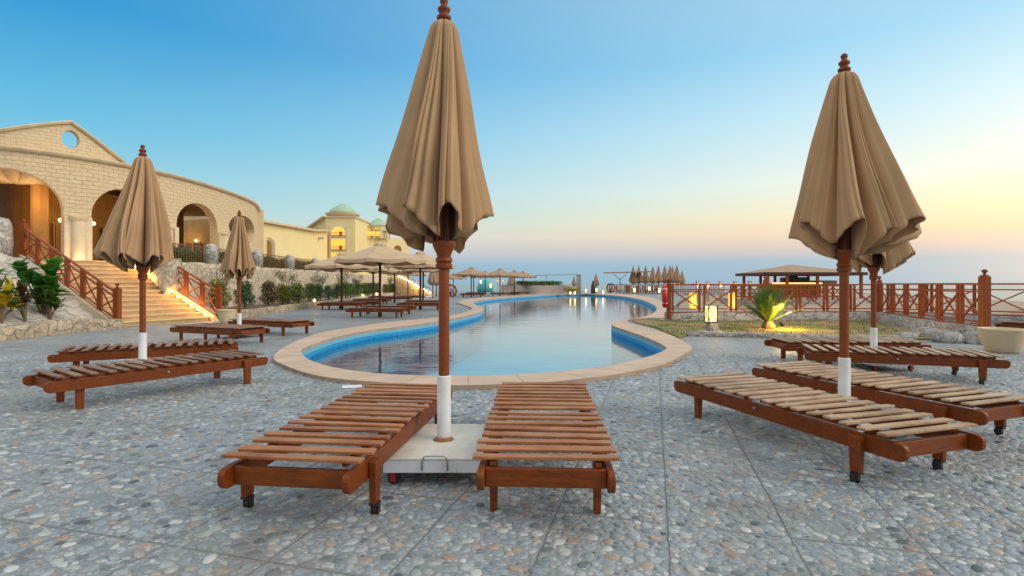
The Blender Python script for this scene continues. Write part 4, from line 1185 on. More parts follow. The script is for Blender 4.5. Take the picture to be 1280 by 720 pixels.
broad_plant((-12.4,12.75,.6), 'upright green plant behind the yellow croton', 60, .34, .95, 'leaf_broad', 15, .3, .2)

# ------------------------------------------------------------------ the stone building with arches
FP = catmull([(-34,27.2,0),(-30,24.3,0),(-26.6,23.6,0),(-23.5,24.4,0),(-21.6,26.1,0),(-20.3,28.4,0),(-19.5,32.0,0),(-19.4,36.5,0),(-20.0,41.0,0),(-21.6,45.3,0)], 14)
cum = [0]
for a, c in zip(FP, FP[1:]): cum.append(cum[-1]+(c-a).length)
LT = cum[-1]
def fpos(s, off=0):
    s = max(0, min(LT-1e-4, s)); i = 0
    import bisect
    i = min(len(cum)-2, max(0, bisect.bisect_right(cum, s)-1)); f = (s-cum[i])/(cum[i+1]-cum[i])
    p = FP[i].lerp(FP[i+1], f); j0, j1 = max(0,i-1), min(len(FP)-1,i+2); d = (FP[j1]-FP[j0]).normalized()
    return p + Vector((-d.y, d.x, 0))*off      # +off = into the building (left of travel)
def s_px(px):
    best = min(range(1, 1200), key=lambda k: abs(640+fpos(k*LT/1200).x/fpos(k*LT/1200).y*F-px)); return best*LT/1200
def z_px(px, py): return H+(HY-py)*fpos(s_px(px)).y/F
class Op:
    def __init__(s, a, b, lo, spring, rise, circle=False): s.a, s.b, s.lo, s.sp, s.r, s.c = a, b, lo, spring, rise, circle
    def iv(s, x):
        h = (s.b-s.a)/2; u = max(-1, min(1, (x-(s.a+s.b)/2)/h)); k = math.sqrt(max(0, 1-u*u))
        return (s.sp-s.r*k, s.sp+s.r*k) if s.c else (s.lo, s.sp+s.r*k)
def curved_wall(name, ops, s0, s1, z0, ztop, mat, parent, off=0, th=.5):
    b = B(); br = set([s0, s1]); s = s0
    while s < s1: br.add(round(s, 4)); s += .35
    for o in ops:
        for k in range(19): br.add(round((o.a+o.b)/2 - (o.b-o.a)/2*math.cos(math.pi*k/18), 4))
    br = sorted(x for x in br if s0 <= x <= s1); zt = ztop if callable(ztop) else (lambda x: ztop)
    def q(xa, xb, l, h):  # l=(za,zb), h=(za,zb)
        for of, flip in ((off, False), (off+th, True)):
            pa, pb = fpos(xa, of), fpos(xb, of)
            vs = [Vector((pa.x,pa.y,l[0])), Vector((pb.x,pb.y,l[1])), Vector((pb.x,pb.y,h[1])), Vector((pa.x,pa.y,h[0]))]
            b.face(vs, [(xa,l[0]),(xb,l[1]),(xb,h[1]),(xa,h[0])])
    def rev(xa, xb, za, zb):
        pa, pb, pc, pd = fpos(xa, off), fpos(xb, off), fpos(xb, off+th), fpos(xa, off+th)
        b.face([(pa.x,pa.y,za),(pb.x,pb.y,zb),(pc.x,pc.y,zb),(pd.x,pd.y,za)], [(xa,0),(xb,0),(xb,th),(xa,th)])
    for xa, xb in zip(br, br[1:]):
        if xb-xa < 1e-3: continue
        xm = (xa+xb)/2; act = sorted([o for o in ops if o.a < xm < o.b], key=lambda o: o.iv(xm)[0])
        l = (z0, z0)
        for o in act:
            A, C = o.iv(xa), o.iv(xb)
            if A[0] > l[0]+1e-3 or C[0] > l[1]+1e-3: q(xa, xb, l, (A[0], C[0])); rev(xa, xb, A[0], C[0])
            rev(xa, xb, A[1], C[1]); l = (A[1], C[1])
        q(xa, xb, l, (zt(xa), zt(xb))); rev(xa, xb, zt(xa), zt(xb))
    for o in ops:
        if o.c: continue
        for x in (o.a, o.b):
            pa, pb = fpos(x, off), fpos(x, off+th); b.face([(pa.x,pa.y,o.lo),(pb.x,pb.y,o.lo),(pb.x,pb.y,o.sp),(pa.x,pa.y,o.sp)], [(0,o.lo),(th,o.lo),(th,o.sp),(0,o.sp)])
    for x in (s0, s1):
        pa, pb = fpos(x, off), fpos(x, off+th); b.face([(pa.x,pa.y,z0),(pb.x,pb.y,z0),(pb.x,pb.y,zt(x)),(pa.x,pa.y,zt(x))], [(0,z0),(th,z0),(th,zt(x)),(0,zt(x))])
    return b.build(name, mat, parent)
def sweep(b, s0, s1, prof, step=.4):
    k = int((s1-s0)/step); rings = []
    for i in range(k+1):
        s = s0+(s1-s0)*i/k; rings.append([b.bm.verts.new(fpos(s, o)+Vector((0,0,z))) for o, z in prof])
    m_ = len(prof)
    for A, C in zip(rings, rings[1:]):
        for j in range(m_): b.face([A[j], A[(j+1)%m_], C[(j+1)%m_], C[j]])
    b.face(rings[0]); b.face(rings[-1][::-1])
e0x_, e0y_ = fpos(LT, 0).x, fpos(LT, 0).y
bd = thing('stone_building', (0,0,0), 0, 'sand-coloured curved stone building with big arches and a round hole in its gable', 'building')
sA = [(s_px(-75), s_px(79)), (s_px(114), s_px(190)), (s_px(221), s_px(272))]
zsp = 4.55
ops = [Op(sA[0][0], sA[0][1], 2.0, zsp+.25, 1.75), Op(sA[1][0], sA[1][1], 2.0, zsp+.1, 1.55), Op(sA[2][0], sA[2][1], 2.0, 4.75, 1.45)]
c3 = Op(s_px(286), s_px(318), 0, z_px(302, 286), 1.0, True); ops.append(c3)
ops.append(Op(s_px(285.5), s_px(297), 2.0, 3.6, .45))
ZT = 7.45
curved_wall('wall', ops, 0, LT, 1.9, ZT, 'facade', bd)
b = B(); sweep(b, 0, LT, [(-.16,ZT-.06),(-.22,ZT+.02),(-.22,ZT+.08),(-.05,ZT+.12),(.6,ZT+.12),(.6,ZT+.003),(-.003,ZT+.003),(-.003,ZT-.1),(-.06,ZT-.1)]); b.build('cornice', 'cornice', bd)
# gable
sg0, sga, sg1 = 0.5, s_px(93), s_px(166)
s00 = s_px(0)
zg = lambda s: max(7.7, 8.35+(9.2-8.35)*(s-s00)/(sga-s00)) if s < sga else 9.2-(9.2-7.6)*((s-sga)/(sg1-sga))
gable = Op(s_px(81), s_px(105), 0, 8.42, .45, True)
curved_wall('gable', [gable], sg0, sg1, ZT+.1, zg, 'pediment', bd, .62, .4)
b = B()
for sa, sb in ((sg0, sga), (sga, sg1)):
    k = 16; rings = []
    for i in range(k+1):
        s = sa+(sb-sa)*i/k; z = zg(s); rings.append([b.bm.verts.new(fpos(s,o)+Vector((0,0,z+dz))) for o, dz in ((.5,.004),(.44,.1),(.5,.16),(1.1,.16),(1.1,.004))])
    for A, C in zip(rings, rings[1:]):
        for j in range(5): b.face([A[j], A[(j+1)%5], C[(j+1)%5], C[j]])
    b.face(rings[0]); b.face(rings[-1][::-1])
b.build('gable_coping', 'cornice', bd)
# end wall, roof, interior
b = B(); e = fpos(LT, 0); b.beam((e.x+.1, e.y+.25, 4.7), (e.x-9, e.y+4, 4.7), .5, 5.6); b.build('end_wall', 'facade', bd)
# ends: small vertical pilaster
b = B(); b.box((e.x+.12, e.y+.12, 4.7), (.5,.5,5.65), .4); b.build('corner_pilaster', 'column', bd)
roofp = [fpos(LT*i/40, .55) for i in range(41)]
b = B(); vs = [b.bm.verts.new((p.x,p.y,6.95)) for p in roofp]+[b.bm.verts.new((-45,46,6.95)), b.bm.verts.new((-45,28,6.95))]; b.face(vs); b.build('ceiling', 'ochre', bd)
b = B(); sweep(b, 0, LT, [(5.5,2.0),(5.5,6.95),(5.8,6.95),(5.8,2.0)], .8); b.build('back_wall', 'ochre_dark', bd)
for px in (63, 160, 266):
    s = s_px(px); p = fpos(s, 3.6); b = B(); b.lathe([(.36,2.0),(.36,6.9)], (p.x,p.y,0), 8); b.build('inner_column', 'ochre', bd, smooth=True, auto=True)
for i, px in enumerate((-30, 10, 50, 130, 165, 235, 255)):  # draped cloth bands under the ceiling
    b = B(); s = s_px(px); pts = [fpos(s+(.5 if i % 2 else -.6)*(o/5), .9+o)+Vector((0,0,6.75-.45*math.sin(math.pi*o/4.5))) for o in [4.5*k/10 for k in range(11)]]
    d = (fpos(s+.5)-fpos(s)).normalized()*.55; A = [b.bm.verts.new(p-d) for p in pts]; C = [b.bm.verts.new(p+d+Vector((0,0,.12))) for p in pts]
    for k in range(10): b.face([A[k],A[k+1],C[k+1],C[k]])
    b.build('ceiling_drape', 'pale_cloth', bd, smooth=True, solid=.02)
for a_, c_ in ((s_px(228), s_px(256)), (s_px(118), s_px(160))):
    b = B(); sweep(b, a_, c_, [(5.3,2.1),(5.3,4.6),(5.45,4.6),(5.45,2.1)], .6); b.build('shop_window', 'dark_glass', bd)
    b = B()
    for k in range(5):
        p = fpos(a_+(c_-a_)*k/4, 5.26); b.box((p.x,p.y,3.35), (.06,.06,2.6))
    b.build('window_frame', 'ochre', bd)
for px, o, z, e_ in [(-40,2.4,5.6,110),(15,2.6,5.9,90),(62,2.2,5.6,60),(100,3.2,5.6,70),(150,2.4,5.8,90),(205,2.6,5.6,70),(250,2.6,5.4,60),(302,2.2,4.2,35)]:
    p = fpos(s_px(px), o); lamp(bd, (p.x,p.y,z-.4), e_*.6, (1,.58,.2), .8, 'arcade_light')
ew0, ew1 = Vector((e0x_, e0y_, 0)), Vector((e0x_-9, e0y_+3.75, 0))
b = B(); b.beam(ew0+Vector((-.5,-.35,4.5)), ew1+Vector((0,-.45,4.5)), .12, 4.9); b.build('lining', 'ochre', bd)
def ew(px): # point in front of the inner end wall seen at a photo column
    k = (px-640)/F; f = (k*ew0.y-ew0.x)/((ew1.x-ew0.x)-k*(ew1.y-ew0.y)); return ew0.lerp(ew1, f)
b = B(); b.beam(ew(229)+Vector((0,-.6,3.5)), ew(256)+Vector((0,-.6,3.5)), .1, 2.7); b.build('shop_window', 'dark_glass', bd)
for px in (229, 238, 247, 256):
    b = B(); p = ew(px); b.box((p.x,p.y-.72,3.5), (.09,.1,2.8)); b.build('window_frame', 'ochre', bd)
b = B(); b.beam(ew(229)+Vector((0,-.72,3.9)), ew(256)+Vector((0,-.72,3.9)), .1, .08); b.build('window_frame', 'ochre', bd)
for px, z in ((231,5.05),(252,5.05),(240,2.7),(250,2.6)):
    b = B(); p = ew(px); b.sphere((p.x,p.y-.85,z), .12, 8, 6); b.build('wall_lamp', 'glow', bd)
p = ew(240); lamp(bd, (p.x,p.y-2,5.0), 60, (1,.6,.2), .3, 'arcade_light')
for k, px in enumerate((204, 130)):
    b = B(); p = fpos(s_px(px), 4.9); b.sphere((p.x,p.y,4.75), .11, 8, 6); b.build('wall_lamp', 'glow', bd)
# columns between the arches
def column(b, s, off, r, z0, z1):
    p = fpos(s, off); b.lathe([(r*1.25,z0),(r*1.25,z0+.12),(r,z0+.2),(r*.94,z1-.22),(r*1.1,z1-.16),(r*1.25,z1-.08),(r*1.25,z1-.003)], (p.x,p.y,0), 16)
for px0, px1, zt in ((79,114,zsp-.05), (190,221,4.5), (272,281,4.6)):
    a_, c_ = s_px(px0), s_px(px1); m_ = (a_+c_)/2
    b = B(); column(b, m_, -.12, .33, 1.98, zt); b.build('column', 'column', bd, smooth=True, auto=True)
    b = B()
    for ss in (a_+.16, c_-.16):
        p = fpos(ss, -.02); p2 = fpos(ss+.1, -.02); b.box((p.x,p.y,(1.98+zt)/2), (.3,.3,zt-1.98), math.atan2(p2.y-p.y, p2.x-p.x))
    b.build('pilaster', 'column', bd, bevel=.01)
    b = B(); sweep(b, a_-.1, c_+.1, [(-.32,zt),(-.38,zt+.18),(-.01,zt+.2),(-.01,zt)], .3) if False else None; b.bm.free()
cl = fpos(s_px(96), -.8); t = thing('garden_spotlight', (cl.x,cl.y,2.0), 0, 'small warm uplight at the foot of the column beside the large arch', 'spotlight', 'small garden spotlights')
b = B(); b.sphere((0,0,.08), .07, 8, 6); b.build('lens', 'glow', t); b = B(); b.box((0,0,.02),(.1,.1,.04)); b.build('base','black',t); lamp(t, (0,0,.3), 22)

# ------------------------------------------------------------------ yellow hotel building with green domes
yb = thing('yellow_building', (0,0,0), 0, 'pale yellow hotel building with two green domes and lit windows', 'building')
def Z(py, d): return H+(HY-py)*d/F
def wallq(b, A, C, z0, zA, zC, th=.5):
    A, C = Vector((A[0],A[1],0)), Vector((C[0],C[1],0)); d = (C-A).normalized(); n_ = Vector((-d.y,d.x,0))*th
    if n_.y < 0: n_ = -n_
    vs = [A, C, C+n_, A+n_]; lo_ = [b.bm.verts.new(v+Vector((0,0,z0))) for v in vs]; zt = [zA,zC,zC,zA]; hi = [b.bm.verts.new(v+Vector((0,0,z))) for v, z in zip(vs, zt)]
    for i in range(4): b.face([lo_[i], lo_[(i+1)%4], hi[(i+1)%4], hi[i]])
    b.face(hi); b.face(lo_[::-1])
q1, q2, q3 = PD(322, 46.5), PD(391, 55), PD(409, 57.5)
b = B(); wallq(b, q1, q2, 1.5, Z(277.5,46.5), Z(289.5,55), .6); wallq(b, q2, q3, 1.5, Z(289.5,55), Z(289.5,57.5), .6); b.build('wall', 'cream', yb)
b = B()
for A, C, za, zc in ((q1,q2,Z(277.5,46.5),Z(289.5,55)),(q2,q3,Z(289.5,55),Z(289.5,57.5))):
    b.beam(Vector((A.x,A.y-.1,za+.12)), Vector((C.x,C.y-.1,zc+.12)), .8, .2)
b.build('wall_coping', 'cornice', yb)
def arch_panel(b, px, d, w, z0, z1, y_off=-.06, seg=10):
    c = PD(px, d); pts = [(-w/2,z0),(w/2,z0)]+[(w/2*math.cos(math.pi*k/seg), z1-w/2+w/2*math.sin(math.pi*k/seg)) for k in range(seg+1)]
    fr = [b.bm.verts.new((c.x+x, c.y+y_off, z)) for x, z in pts]; bk = [b.bm.verts.new((c.x+x, c.y+y_off+.3, z)) for x, z in pts]
    for i in range(len(pts)): b.face([fr[i], fr[(i+1)%len(pts)], bk[(i+1)%len(pts)], bk[i]])
    b.face(fr); b.face(bk[::-1])
# arch recess in the long wall
dA = 48.2
b = B(); arch_panel(b, 337.5, dA, 1.25, 2.0, Z(297,dA), -.40); b.build('door_surround', 'cream_light', yb)
b = B(); arch_panel(b, 336, dA, .9, 2.0, Z(300.5,dA), -.46); b.build('doorway', 'ochre', yb)
# tower
d = 58
def blk(b, pxa, pxb, d0, depth, z0, z1): 
    A, C = PD(pxa, d0), PD(pxb, d0); b.box(((A.x+C.x)/2, d0+depth/2, (z0+z1)/2), (C.x-A.x, depth, z1-z0))
b = B(); blk(b, 407, 444, d, 6, 1.5, Z(272,d)); b.build('tower', 'cream', yb)
b = B(); A, C = PD(407, d), PD(389, d+4); vs = [(A.x,d+.4,1.5),(A.x,d+.4,Z(271,d)),(C.x,d+3,Z(288,d+3)),(C.x,d+3,1.5)]; b.face(vs); b.face([(x,y+.5,z) for x,y,z in vs][::-1]); 
for i in range(4):
    a1, a2 = vs[i], vs[(i+1)%4]; b.face([a1,(a1[0],a1[1]+.5,a1[2]),(a2[0],a2[1]+.5,a2[2]),a2])
b.build('gable_side', 'cream', yb)
b = B(); b.beam((vs[1][0],vs[1][1],vs[1][2]+.1),(vs[2][0],vs[2][1],vs[2][2]+.1),.9,.16); blk(b, 406, 445, d-.15, 6.3, Z(272,d), Z(270.5,d)); b.build('tower_coping', 'cornice', yb)
def dome(px, d, hw, y_apex, y_base, pointed, nm):
    c = PD(px, d); rr_ = hw*d/F; za, zb_ = Z(y_apex, d), Z(y_base, d); b = B()
    prof = [(rr_*1.0, zb_)]
    for k in range(1, 11):
        f = k/10; r_ = rr_*((1-f**1.7) if not pointed else (1-f)**.9)*.94; z = zb_+(za-zb_)*f; prof.append((max(.01,r_), z))
    b.lathe(prof, (c.x, c.y, 0), 24 if not pointed else 12); return b.build(nm, 'green_dome', yb, smooth=not pointed)
cD = PD(428.6, d+2.2)
dome(428.6, d+2.2, 18.0, 254, 267, False, 'dome')
b = B(); rr_ = 19.5*(d+2.2)/F; b.lathe([(rr_*.8,Z(273,d+2)),(rr_*.85,Z(271.5,d+2)),(rr_*1.05,Z(269,d+2)),(rr_*1.08,Z(267.3,d+2)),(rr_*.9,Z(266.8,d+2))], (cD.x,cD.y,0), 28); b.build('dome_ring', 'cornice', yb, smooth=True, auto=True)
# windows of the tower
zs = [(283.5,293.5,True),(299,311,False),(316,329,False)]
for ya, yb_, ar in zs:
    b = B(); c = PD(423, d); wd = 17.5*d/F
    if ar: arch_panel(b, 423, d, wd*1.25, Z(yb_+1,d), Z(ya-2.2,d), -.1)
    else: b.box((c.x, d-.02, (Z(ya,d)+Z(yb_,d))/2), (wd*1.18, .16, Z(ya,d)-Z(yb_,d)+.25))
    fr = b.build('window_frame', 'cream_light', yb)
    b = B()
    if ar: arch_panel(b, 423, d, wd, Z(yb_,d), Z(ya,d), -.16)
    else: b.box((c.x, d-.06, (Z(ya,d)+Z(yb_,d))/2), (wd, .2, Z(ya,d)-Z(yb_,d)))
    b.build('pane', 'window_glow', fr)
    b = B(); b.box((c.x, d-.2, Z(yb_,d)+.2), (wd, .04, .05)); b.box((c.x+.3, d-.2, Z(yb_,d)+.1), (.3, .04, .5)); b.build('balustrade', 'ochre_dark', fr)
for px in (412.8, 434.2):
    b = B(); c = PD(px, d); b.box((c.x, d-.05, (1.5+Z(283,d))/2), (.16,.16,Z(283,d)-1.5)); b.build('pilaster', 'cream_light', yb)
b = B(); c = PD(401.5, 56); b.box((c.x, 55.9, Z(298,56)), (.55,.1,.16)); b.build('wall_plaque', 'grey_wall', yb)
# right wing and pavilion
d2 = 62
b = B(); A, C = PD(440, d2), PD(512, d2+6); wallq(b, A, C, 1.5, Z(296,d2), Z(298.5,d2+6), 6); b.build('wing_wall', 'cream', yb)
b = B(); blk(b, 442, 461, d2+1, 5, Z(297,d2), Z(282,d2)); b.build('attic', 'cream', yb)
b = B(); blk(b, 441, 462, d2+.9, 5.2, Z(282,d2), Z(280.8,d2)); b.build('attic_coping', 'cornice', yb)
cP = PD(473, d2+3); rp = 14.5*(d2+3)/F
b = B(); b.lathe([(rp,Z(289,d2+3)),(rp,Z(284,d2+3)),(rp*1.08,Z(283.5,d2+3)),(rp*1.08,Z(282.8,d2+3))], (cP.x,cP.y,0), 12); b.lathe([(rp*.7,Z(298,d2+3)),(rp*.7,Z(289.1,d2+3))], (cP.x,cP.y,0), 12); b.build('pavilion_drum', 'cream', yb)
for k in range(10):
    b = B(); a = 2*math.pi*k/10+.2; b.box((cP.x+rp*.92*math.cos(a), cP.y+rp*.92*math.sin(a), (Z(299,d2+3)+Z(289.2,d2+3))/2), (.22,.22,Z(289.2,d2+3)-Z(299,d2+3)), a); b.build('pavilion_column', 'cream_light', yb)
dome(473, d2+3, 16.5, 272, 283, True, 'pavilion_roof')
for px in (457, 463.5, 470.5):
    b = B(); c = PD(px, d2); b.box((c.x, d2+.7, Z(291,d2)), (.5,.1,.5)); b.build('window_pane', 'window_glow', yb)
b = B(); arch_panel(b, 497.5, d2+3.4, .85, Z(314,d2+3), Z(306.5,d2+3), -.3); b.build('arched_window', 'ochre_dark', yb)

# ------------------------------------------------------------------ far staircase with lights behind the left bank
t = thing('lit_staircase', PD(516, 56), 0, 'far staircase edged with a string of warm lights behind the left parasols', 'stairs')
b = B(); S0 = PD(496, 60)-PD(516,56); S1 = PD(538, 53)-PD(516,56); 
for k in range(12):
    f = k/11; p = S1.lerp(S0, f); b.box((p.x, p.y+1.0, .1+.95*f), (abs(S1.x-S0.x)/11+.05, 2.4, .2+1.9*f), 0)
b.build('step', 'step', t)
b = B(); b.beam(S1+Vector((0,-.3,.75)), S0+Vector((0,-.3,2.75)), .06, .06); b.build('hand_rail', 'rail_wood', t)
for k in range(13):
    f = k/12; p = S1.lerp(S0, f); b = B(); b.sphere((p.x, p.y-.35, .35+1.95*f), .085, 8, 6); b.build('bulb', 'bulb', t)
lamp(t, (.5,-1,1.2), 60, (1,.5,.2)); lamp(t, (-1,-1,2.3), 50, (1,.5,.2))

# ------------------------------------------------------------------ far bank: hedge wall, pillar, kiosk, wheel, pergolas
b = B(); A, C = PD(628, 58), PD(712, 64); b.beam((A.x,A.y,.45),(C.x,C.y,.45),.4,1.3); tag(b.build('grey_wall', 'grey_wall', bevel=.02), 'long grey garden wall topped by a hedge beyond the pool', 'wall')
b = B(); q = random.Random(5)
for k in range(26): p = PD(648+50*k/25, 59.5); leaf_quads(b, (p.x,p.y,1.30), (.5,.4,.27), 110, .16, q)
tag(b.build('hedge', 'leaf_mid'), 'green hedge on top of the grey garden wall', 'hedge')
b = B(); q = random.Random(6)
for k in range(8): p = PD(708+14*k/7, 60); leaf_quads(b, (p.x,p.y,.55), (.5,.4,.35), 90, .16, q)
tag(b.build('flowering_bush', 'leaf_croton'), 'yellow-green bush at the foot of the square pillar', 'shrub')
p = PD(723.5, 62); b = B(); b.box((p.x,p.y,1.05),(.48,.48,2.3)); b.box((p.x,p.y,2.25),(.56,.56,.1)); tag(b.build('square_pillar', 'grey_wall', bevel=.02), 'brownish square pillar at the far pool edge', 'pillar')
a = PD(668, 62.4); b = B(); b.beam((a.x,a.y,2.2),(p.x,p.y+.4,2.33),.25,.08); b.box((a.x+1.4,a.y,1.1),(.06,.06,2.2)); tag(b.build('shade_beam', 'grey_wall'), 'thin horizontal shade beam reaching left from the square pillar', 'beam')
# T-shaped shade roof
t = thing('shade_roof', PD(775, 66), 0, 'flat T-shaped shade roof on one post left of the folded parasol row', 'shade roof')
b = B(); b.lathe([(.07,0),(.06,1.9)], n=8); b.beam((0,0,1.7),(-.8,0,2.45),.06,.06); b.beam((0,0,1.7),(.8,0,2.45),.06,.06); b.build('post', 'grey_wall', t)
b = B(); v0 = [(-1.9,-1.2,2.52),(3.6,-1.2,2.66),(3.6,1.2,2.66),(-1.9,1.2,2.52)]; b.face(v0[::-1]); b.face([(x,y,z+.12) for x,y,z in v0])
for i in range(4):
    a1, a2 = v0[i], v0[(i+1)%4]; b.face([a1,a2,(a2[0],a2[1],a2[2]+.12),(a1[0],a1[1],a1[2]+.12)])
b.build('roof_panel', 'canvas_straw', t)
def ship_wheel(loc, r, label, rz=0):
    t = thing('ship_wheel', loc, rz, label, 'ship wheel', 'wooden ship wheels')
    b = B(); b.torus((0,0,0), r, r*.15, 'Y', 24, 6); b.build('rim', 'rail_wood', t, smooth=True)
    b = B(); b.torus((0,0,0), r*.28, r*.1, 'Y', 16, 6); b.build('hub', 'rail_wood', t, smooth=True)
    for k in range(8):
        a = math.pi*k/4; b = B(); b.beam((r*.2*math.cos(a),0,r*.2*math.sin(a)), (r*1.3*math.cos(a),0,r*1.3*math.sin(a)), r*.09, r*.09, (0,1,0)); b.build('spoke', 'rail_wood', t)
    b = B(); b.box((0,.12,-r*.9),(r*.3,.12,r*1.6)); b.build('stand', 'rail_wood', t)
ship_wheel((*PD(763.5, 66).to_2d(), .72), .5, 'wooden ship wheel standing at the far pool end')
ship_wheel((*PD(563, 50).to_2d(), .55), .55, 'wooden ship wheel half hidden behind the central pole')
# dark figure-like marker beside lone parasol
p = PD(741.5, 64); b = B(); b.lathe([(.26,0),(.3,.3),(.27,.9),(.2,1.2),(.1,1.32),(.14,1.42),(.12,1.55),(.03,1.62)], n=14); tag(b.build('dark_bollard', 'black', smooth=True, loc=p), 'dark rounded bollard beside the lone folded parasol at the pool end', 'bollard')
# teal kiosk
t = thing('teal_kiosk', PD(609, 78), 0, 'teal rounded kiosk behind the straw parasols', 'kiosk')
b = B(); b.lathe([(1.2,0),(1.2,.7),(1.1,1.1),(.75,1.5),(.2,1.8),(.01,1.85)], (-.3,0,0), 18)
m_t = simple('teal_paint', (.06,.36,.38), .5); b.build('shell', m_t, t, smooth=True)
b = B(); b.box((.55,-1.1,.95),(.22,.1,.6)); b.build('lit_opening', 'glow_soft', t)
def lantern(px, d, z, s, lab, e=0):
    t = thing('small_lantern', PD(px, d, z), 0, lab, 'lantern', 'small lanterns around the pool end')
    b = B(); b.box((0,0,.12*s),(.22*s,.22*s,.24*s)); b.box((0,0,.78*s),(.28*s,.28*s,.05*s)); b.build('case', 'grey_wall', t)
    b = B(); b.box((0,0,.5*s),(.2*s,.2*s,.5*s)); b.build('glass', 'glow', t)
for px, d_, z, s, lab in [(732.5,63,.1,1.,'small lit lantern right of the square pillar'),(745.5,62,.2,1.,'small lit lantern at the lone folded parasol'),(754,60,.0,.9,'small lit lantern left of the ship wheel'),(793,62,.1,1.2,'small lit lantern under the first folded parasols'),(812,61,.35,1.1,'small lit lantern amid the folded parasol row'),(824,60,.1,1.2,'small lit lantern under the middle folded parasols'),(713,57,.0,.8,'left of two low lights on the far coping'),(718.5,57,.0,.8,'right of two low lights on the far coping'),(601,74,1.1,1.2,'high lit lantern at the top of the teal kiosk')]:
    lantern(px, d_, z, s*.62, lab)
for px, lab in ((622,'left of two slim lamp posts behind the straw parasols'),(628.5,'right of two slim lamp posts behind the straw parasols')):
    t = thing('lamp_post', PD(px, 84), 0, lab, 'lamp post', 'slim lamp posts')
    b = B(); b.tube([(0,0,-.2),(0,0,1.5)], .05, 6); b.build('post', 'grey_wall', t); b = B(); b.box((0,0,1.7),(.3,.3,.4)); b.build('lamp_head', 'canvas_pale', t); b = B(); b.sphere((0,0,1.66),.13,8,6); b.build('bulb','glow',t)
# low picket railing behind the pool end
t = thing('picket_railing', PD(760, 74), 0, 'low brownish picket railing behind the pool end under the folded parasols', 'railing')
b = B(); e_ = PD(905, 66)-PD(760,74)
for k in range(64): p = e_*(k/63); b.box((p.x,p.y,.62),(.07,.07,1.1 if k % 8 else 1.5))
b.build('picket', 'rail_wood', t); b = B(); b.beam((0,0,1.1), e_+Vector((0,0,1.1)), .08,.07); b.beam((0,0,.25), e_+Vector((0,0,.25)), .08,.07); b.build('rail', 'rail_wood', t)
# cafe tables and chairs under the folded parasols
q = random.Random(41)
def cafe_table():
    t = thing('cafe_table', (0,0,0), 0, 'x', 'table', 'small tables under the folded parasols')
    b = B(); b.lathe([(.4,.70),(.4,.74)], n=14); b.build('table_top', 'cream_light', t); b = B(); b.lathe([(.22,0),(.03,.05),(.03,.7)], n=8); b.build('leg', 'pole_dark', t); return t
def cafe_chair():
    t = thing('cafe_chair', (0,0,0), 0, 'x', 'chair', 'small chairs under the folded parasols')
    b = B(); b.box((0,0,.44),(.44,.44,.05)); b.build('seat', 'frame_wood', t); b = B(); b.box((0,.21,.75),(.44,.04,.5)); b.build('backrest', 'frame_wood', t)
    for sx in (-.19,.19):
        for sy in (-.19,.19): b = B(); b.box((sx,sy,.21),(.04,.04,.42)); b.build('leg', 'frame_wood', t)
    return t
ct, cc = cafe_table(), cafe_chair()
for i, px in enumerate((779,790,801,812,822,832)):
    d_ = 63+q.uniform(-1,3); place(ct, PD(px, d_), 0, '%s small table from the left beneath the folded parasol row' % ordw[i], 'small tables under the folded parasols')
    for j, dx in enumerate((-.62,.62)):
        p = PD(px, d_); place(cc, (p.x+dx, p.y+q.uniform(-.2,.2), 0), q.uniform(0,6), '%s chair at the %s small table beneath the folded parasols' % (('left','right')[j], ordw[i]), 'small chairs under the folded parasols')
# fence of the far terrace with lit lamp pillars
for i, (px, d_) in enumerate([(872,44),(884.5,44),(900.5,44),(918.5,44),(937,44)]):
    t = thing('lamp_pillar', PD(px, d_), 0, 'short pillar with a downlight beyond the fence, %s from the left' % ordw[i], 'pillar', 'short lamp pillars beyond the fence')
    b = B(); b.box((0,0,.25),(.2,.2,2.1-.0)); b.box((0,0,1.38),(.26,.26,.16)); b.build('shaft', 'grey_wall', t, bevel=.02)
    b = B(); b.box((0,-.11,1.12),(.14,.05,.14)); b.build('downlight', 'glow', t); lamp(t, (0,-.4,1.0), 10)
for i, px in enumerate((866, 915)):
    p = PD(px, 30, -.35); t = thing('garden_lantern', p, 0, ['warm light column seen through the first fence panel','warm light column seen through the gap of the third fence panel'][i], 'lantern', 'light columns beyond the fence')
    b = B(); b.box((0,0,.55),(.3,.3,1.0)); b.build('glass', 'window_glow', t); b = B(); b.box((0,0,1.08),(.4,.4,.06)); b.box((0,0,.02),(.4,.4,.06)); b.build('frame', 'grey_wall', t); lamp(t, (0,-.5,.5), 12)
# timber deck railing under gazebo and gazebo bar
gz = thing('gazebo_bar', PD(1003, 40), 0, 'timber beach bar under a flat-hipped brown roof with a glowing counter', 'gazebo')
wx = lambda px, dd=40: (px-1003)*dd/F
b = B(); hw = wx(1062)-wx(944); zE, zA = Z(341,40), Z(331,40)
ring0 = [(wx(944),-1.6,zE),(wx(1066),-1.6,zE),(wx(1066),3.4,zE),(wx(944),3.4,zE)]; apx = (wx(996),.9,zA+.05)
lo_ = [b.bm.verts.new(v) for v in ring0]; ap = b.bm.verts.new(apx)
for i in range(4): b.face([lo_[i], lo_[(i+1)%4], ap])
b.face(lo_[::-1]); b.build('roof', 'canvas_straw', gz)
b = B(); 
for i in range(4): b.beam((ring0[i][0],ring0[i][1],zE-.1), (ring0[(i+1)%4][0],ring0[(i+1)%4][1],zE-.1), .14, .22)
b.build('eaves_beam', 'pole_dark', gz)
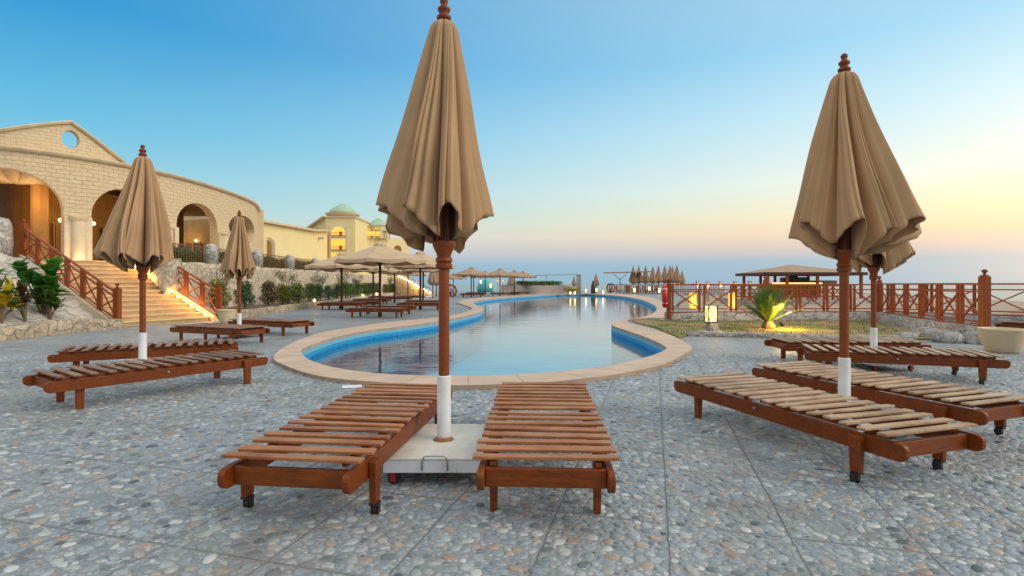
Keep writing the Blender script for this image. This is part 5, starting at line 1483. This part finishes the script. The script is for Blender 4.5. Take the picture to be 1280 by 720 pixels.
for px, yy in ((947.5,-1.5),(953,3.2),(971,-1.5),(975.5,3.2),(995,3.2),(1007.5,-1.5),(1020,3.2),(1040,3.2),(1060,-1.5)):
    b = B(); b.box((wx(px), yy, (zE-.35-.1)/2), (.17,.17,zE+.35-.15)); b.build('post', 'rail_wood', gz)
b = B(); b.box((wx(995),.2,1.22),(wx(1025)-wx(961),.9,.08)); b.build('counter_top', 'ochre', gz)
b = B(); b.box((wx(994),-.27,1.24),(wx(1024)-wx(962),.04,.12)); b.build('counter_light', 'glow_soft', gz)
b = B(); b.box((wx(995),.3,.4),(wx(1024)-wx(962),.7,1.5)); b.build('counter_front', 'ochre_dark', gz)
b = B(); b.box((wx(991),.6,1.5),(1.1,.5,.4)); b.box((wx(996),.6,1.75),(.6,.4,.6)); b.box((wx(1006),.6,1.5),(1.0,.4,.45)); b.build('bar_equipment', 'black', gz)
b = B(); b.box((wx(1037),.8,1.3),(1.6,.8,.35)); b.build('cabinet', 'grey_wall', gz)
t = thing('timber_railing', PD(917, 37), 0, 'low timber railing with crossed braces around the beach bar', 'railing')
b = B(); b2 = B(); e_ = PD(1062,37)-PD(917,37)
for k in range(15): 
    p = e_*(k/14); b.box((p.x,p.y,.6),(.12,.12,1.0))
b.build('post','rail_wood',t)
for z in (1.08,.35): b2.beam((0,0,z),e_+Vector((0,0,z)),.08,.1)
b2.build('rail','rail_wood',t)
b = B()
for k in range(14):
    p, p2 = e_*(k/14), e_*((k+1)/14); b.beam(p+Vector((0,0,.4)),p2+Vector((0,0,1.05)),.04,.05); b.beam(p+Vector((0,.03,1.05)),p2+Vector((0,.03,.4)),.04,.05)
b.build('cross_brace','rail_wood',t)
lowwall('retaining_wall', [PD(905,37.5)[:2], PD(1066,38.5)[:2], (30,40)], .5, -2., .2, 'grey_stone', 'grey rubble wall below the beach bar railing', amt=.06)
# little plants beyond the fence
for i, (px, d_) in enumerate([(868,20.5),(876,21),(905,20.5),(1015,19.5),(1033,19.5),(1042,20),(990,19.5)]):
    pp_ = PD(px, d_, -.35); broad_plant(pp_, 'small green plant beyond the fence, %s from the left' % ordw[i], 40, .2, .5, 'leaf_mid', 20+i, .35, .2, 'small_plant')['group'] = 'small plants beyond the fence'
# beach parasols far below at right
for i, (px, d_, z) in enumerate([(1252,60,-3.6),(1275,72,-3.9)]):
    place(openS, PD(px, d_, z), .3, ['straw parasol down on the beach seen through the right fence','second straw parasol down on the beach, at the right edge'][i], 'beach parasols below the terrace', sc=.95)
# drain/paper on the paving
p = P(440, 484); b = B(); b.box((p.x,p.y,.008),(.22,.16,.004), .3); tag(b.build('white_card', 'white_paint'), 'small flat white card lying by the pool coping', 'card')
# skimmer hatch brick on coping wall
# ------------------------------------------------------------------ render settings
scene.view_settings.view_transform = 'Standard'; scene.view_settings.look = 'None'
scene.view_settings.exposure = 0.0; scene.view_settings.gamma = 1.0
scene.render.engine = 'CYCLES'
scene.cycles.max_bounces = 8; scene.cycles.transparent_max_bounces = 12
scene.cycles.caustics_reflective = False; scene.cycles.caustics_refractive = False
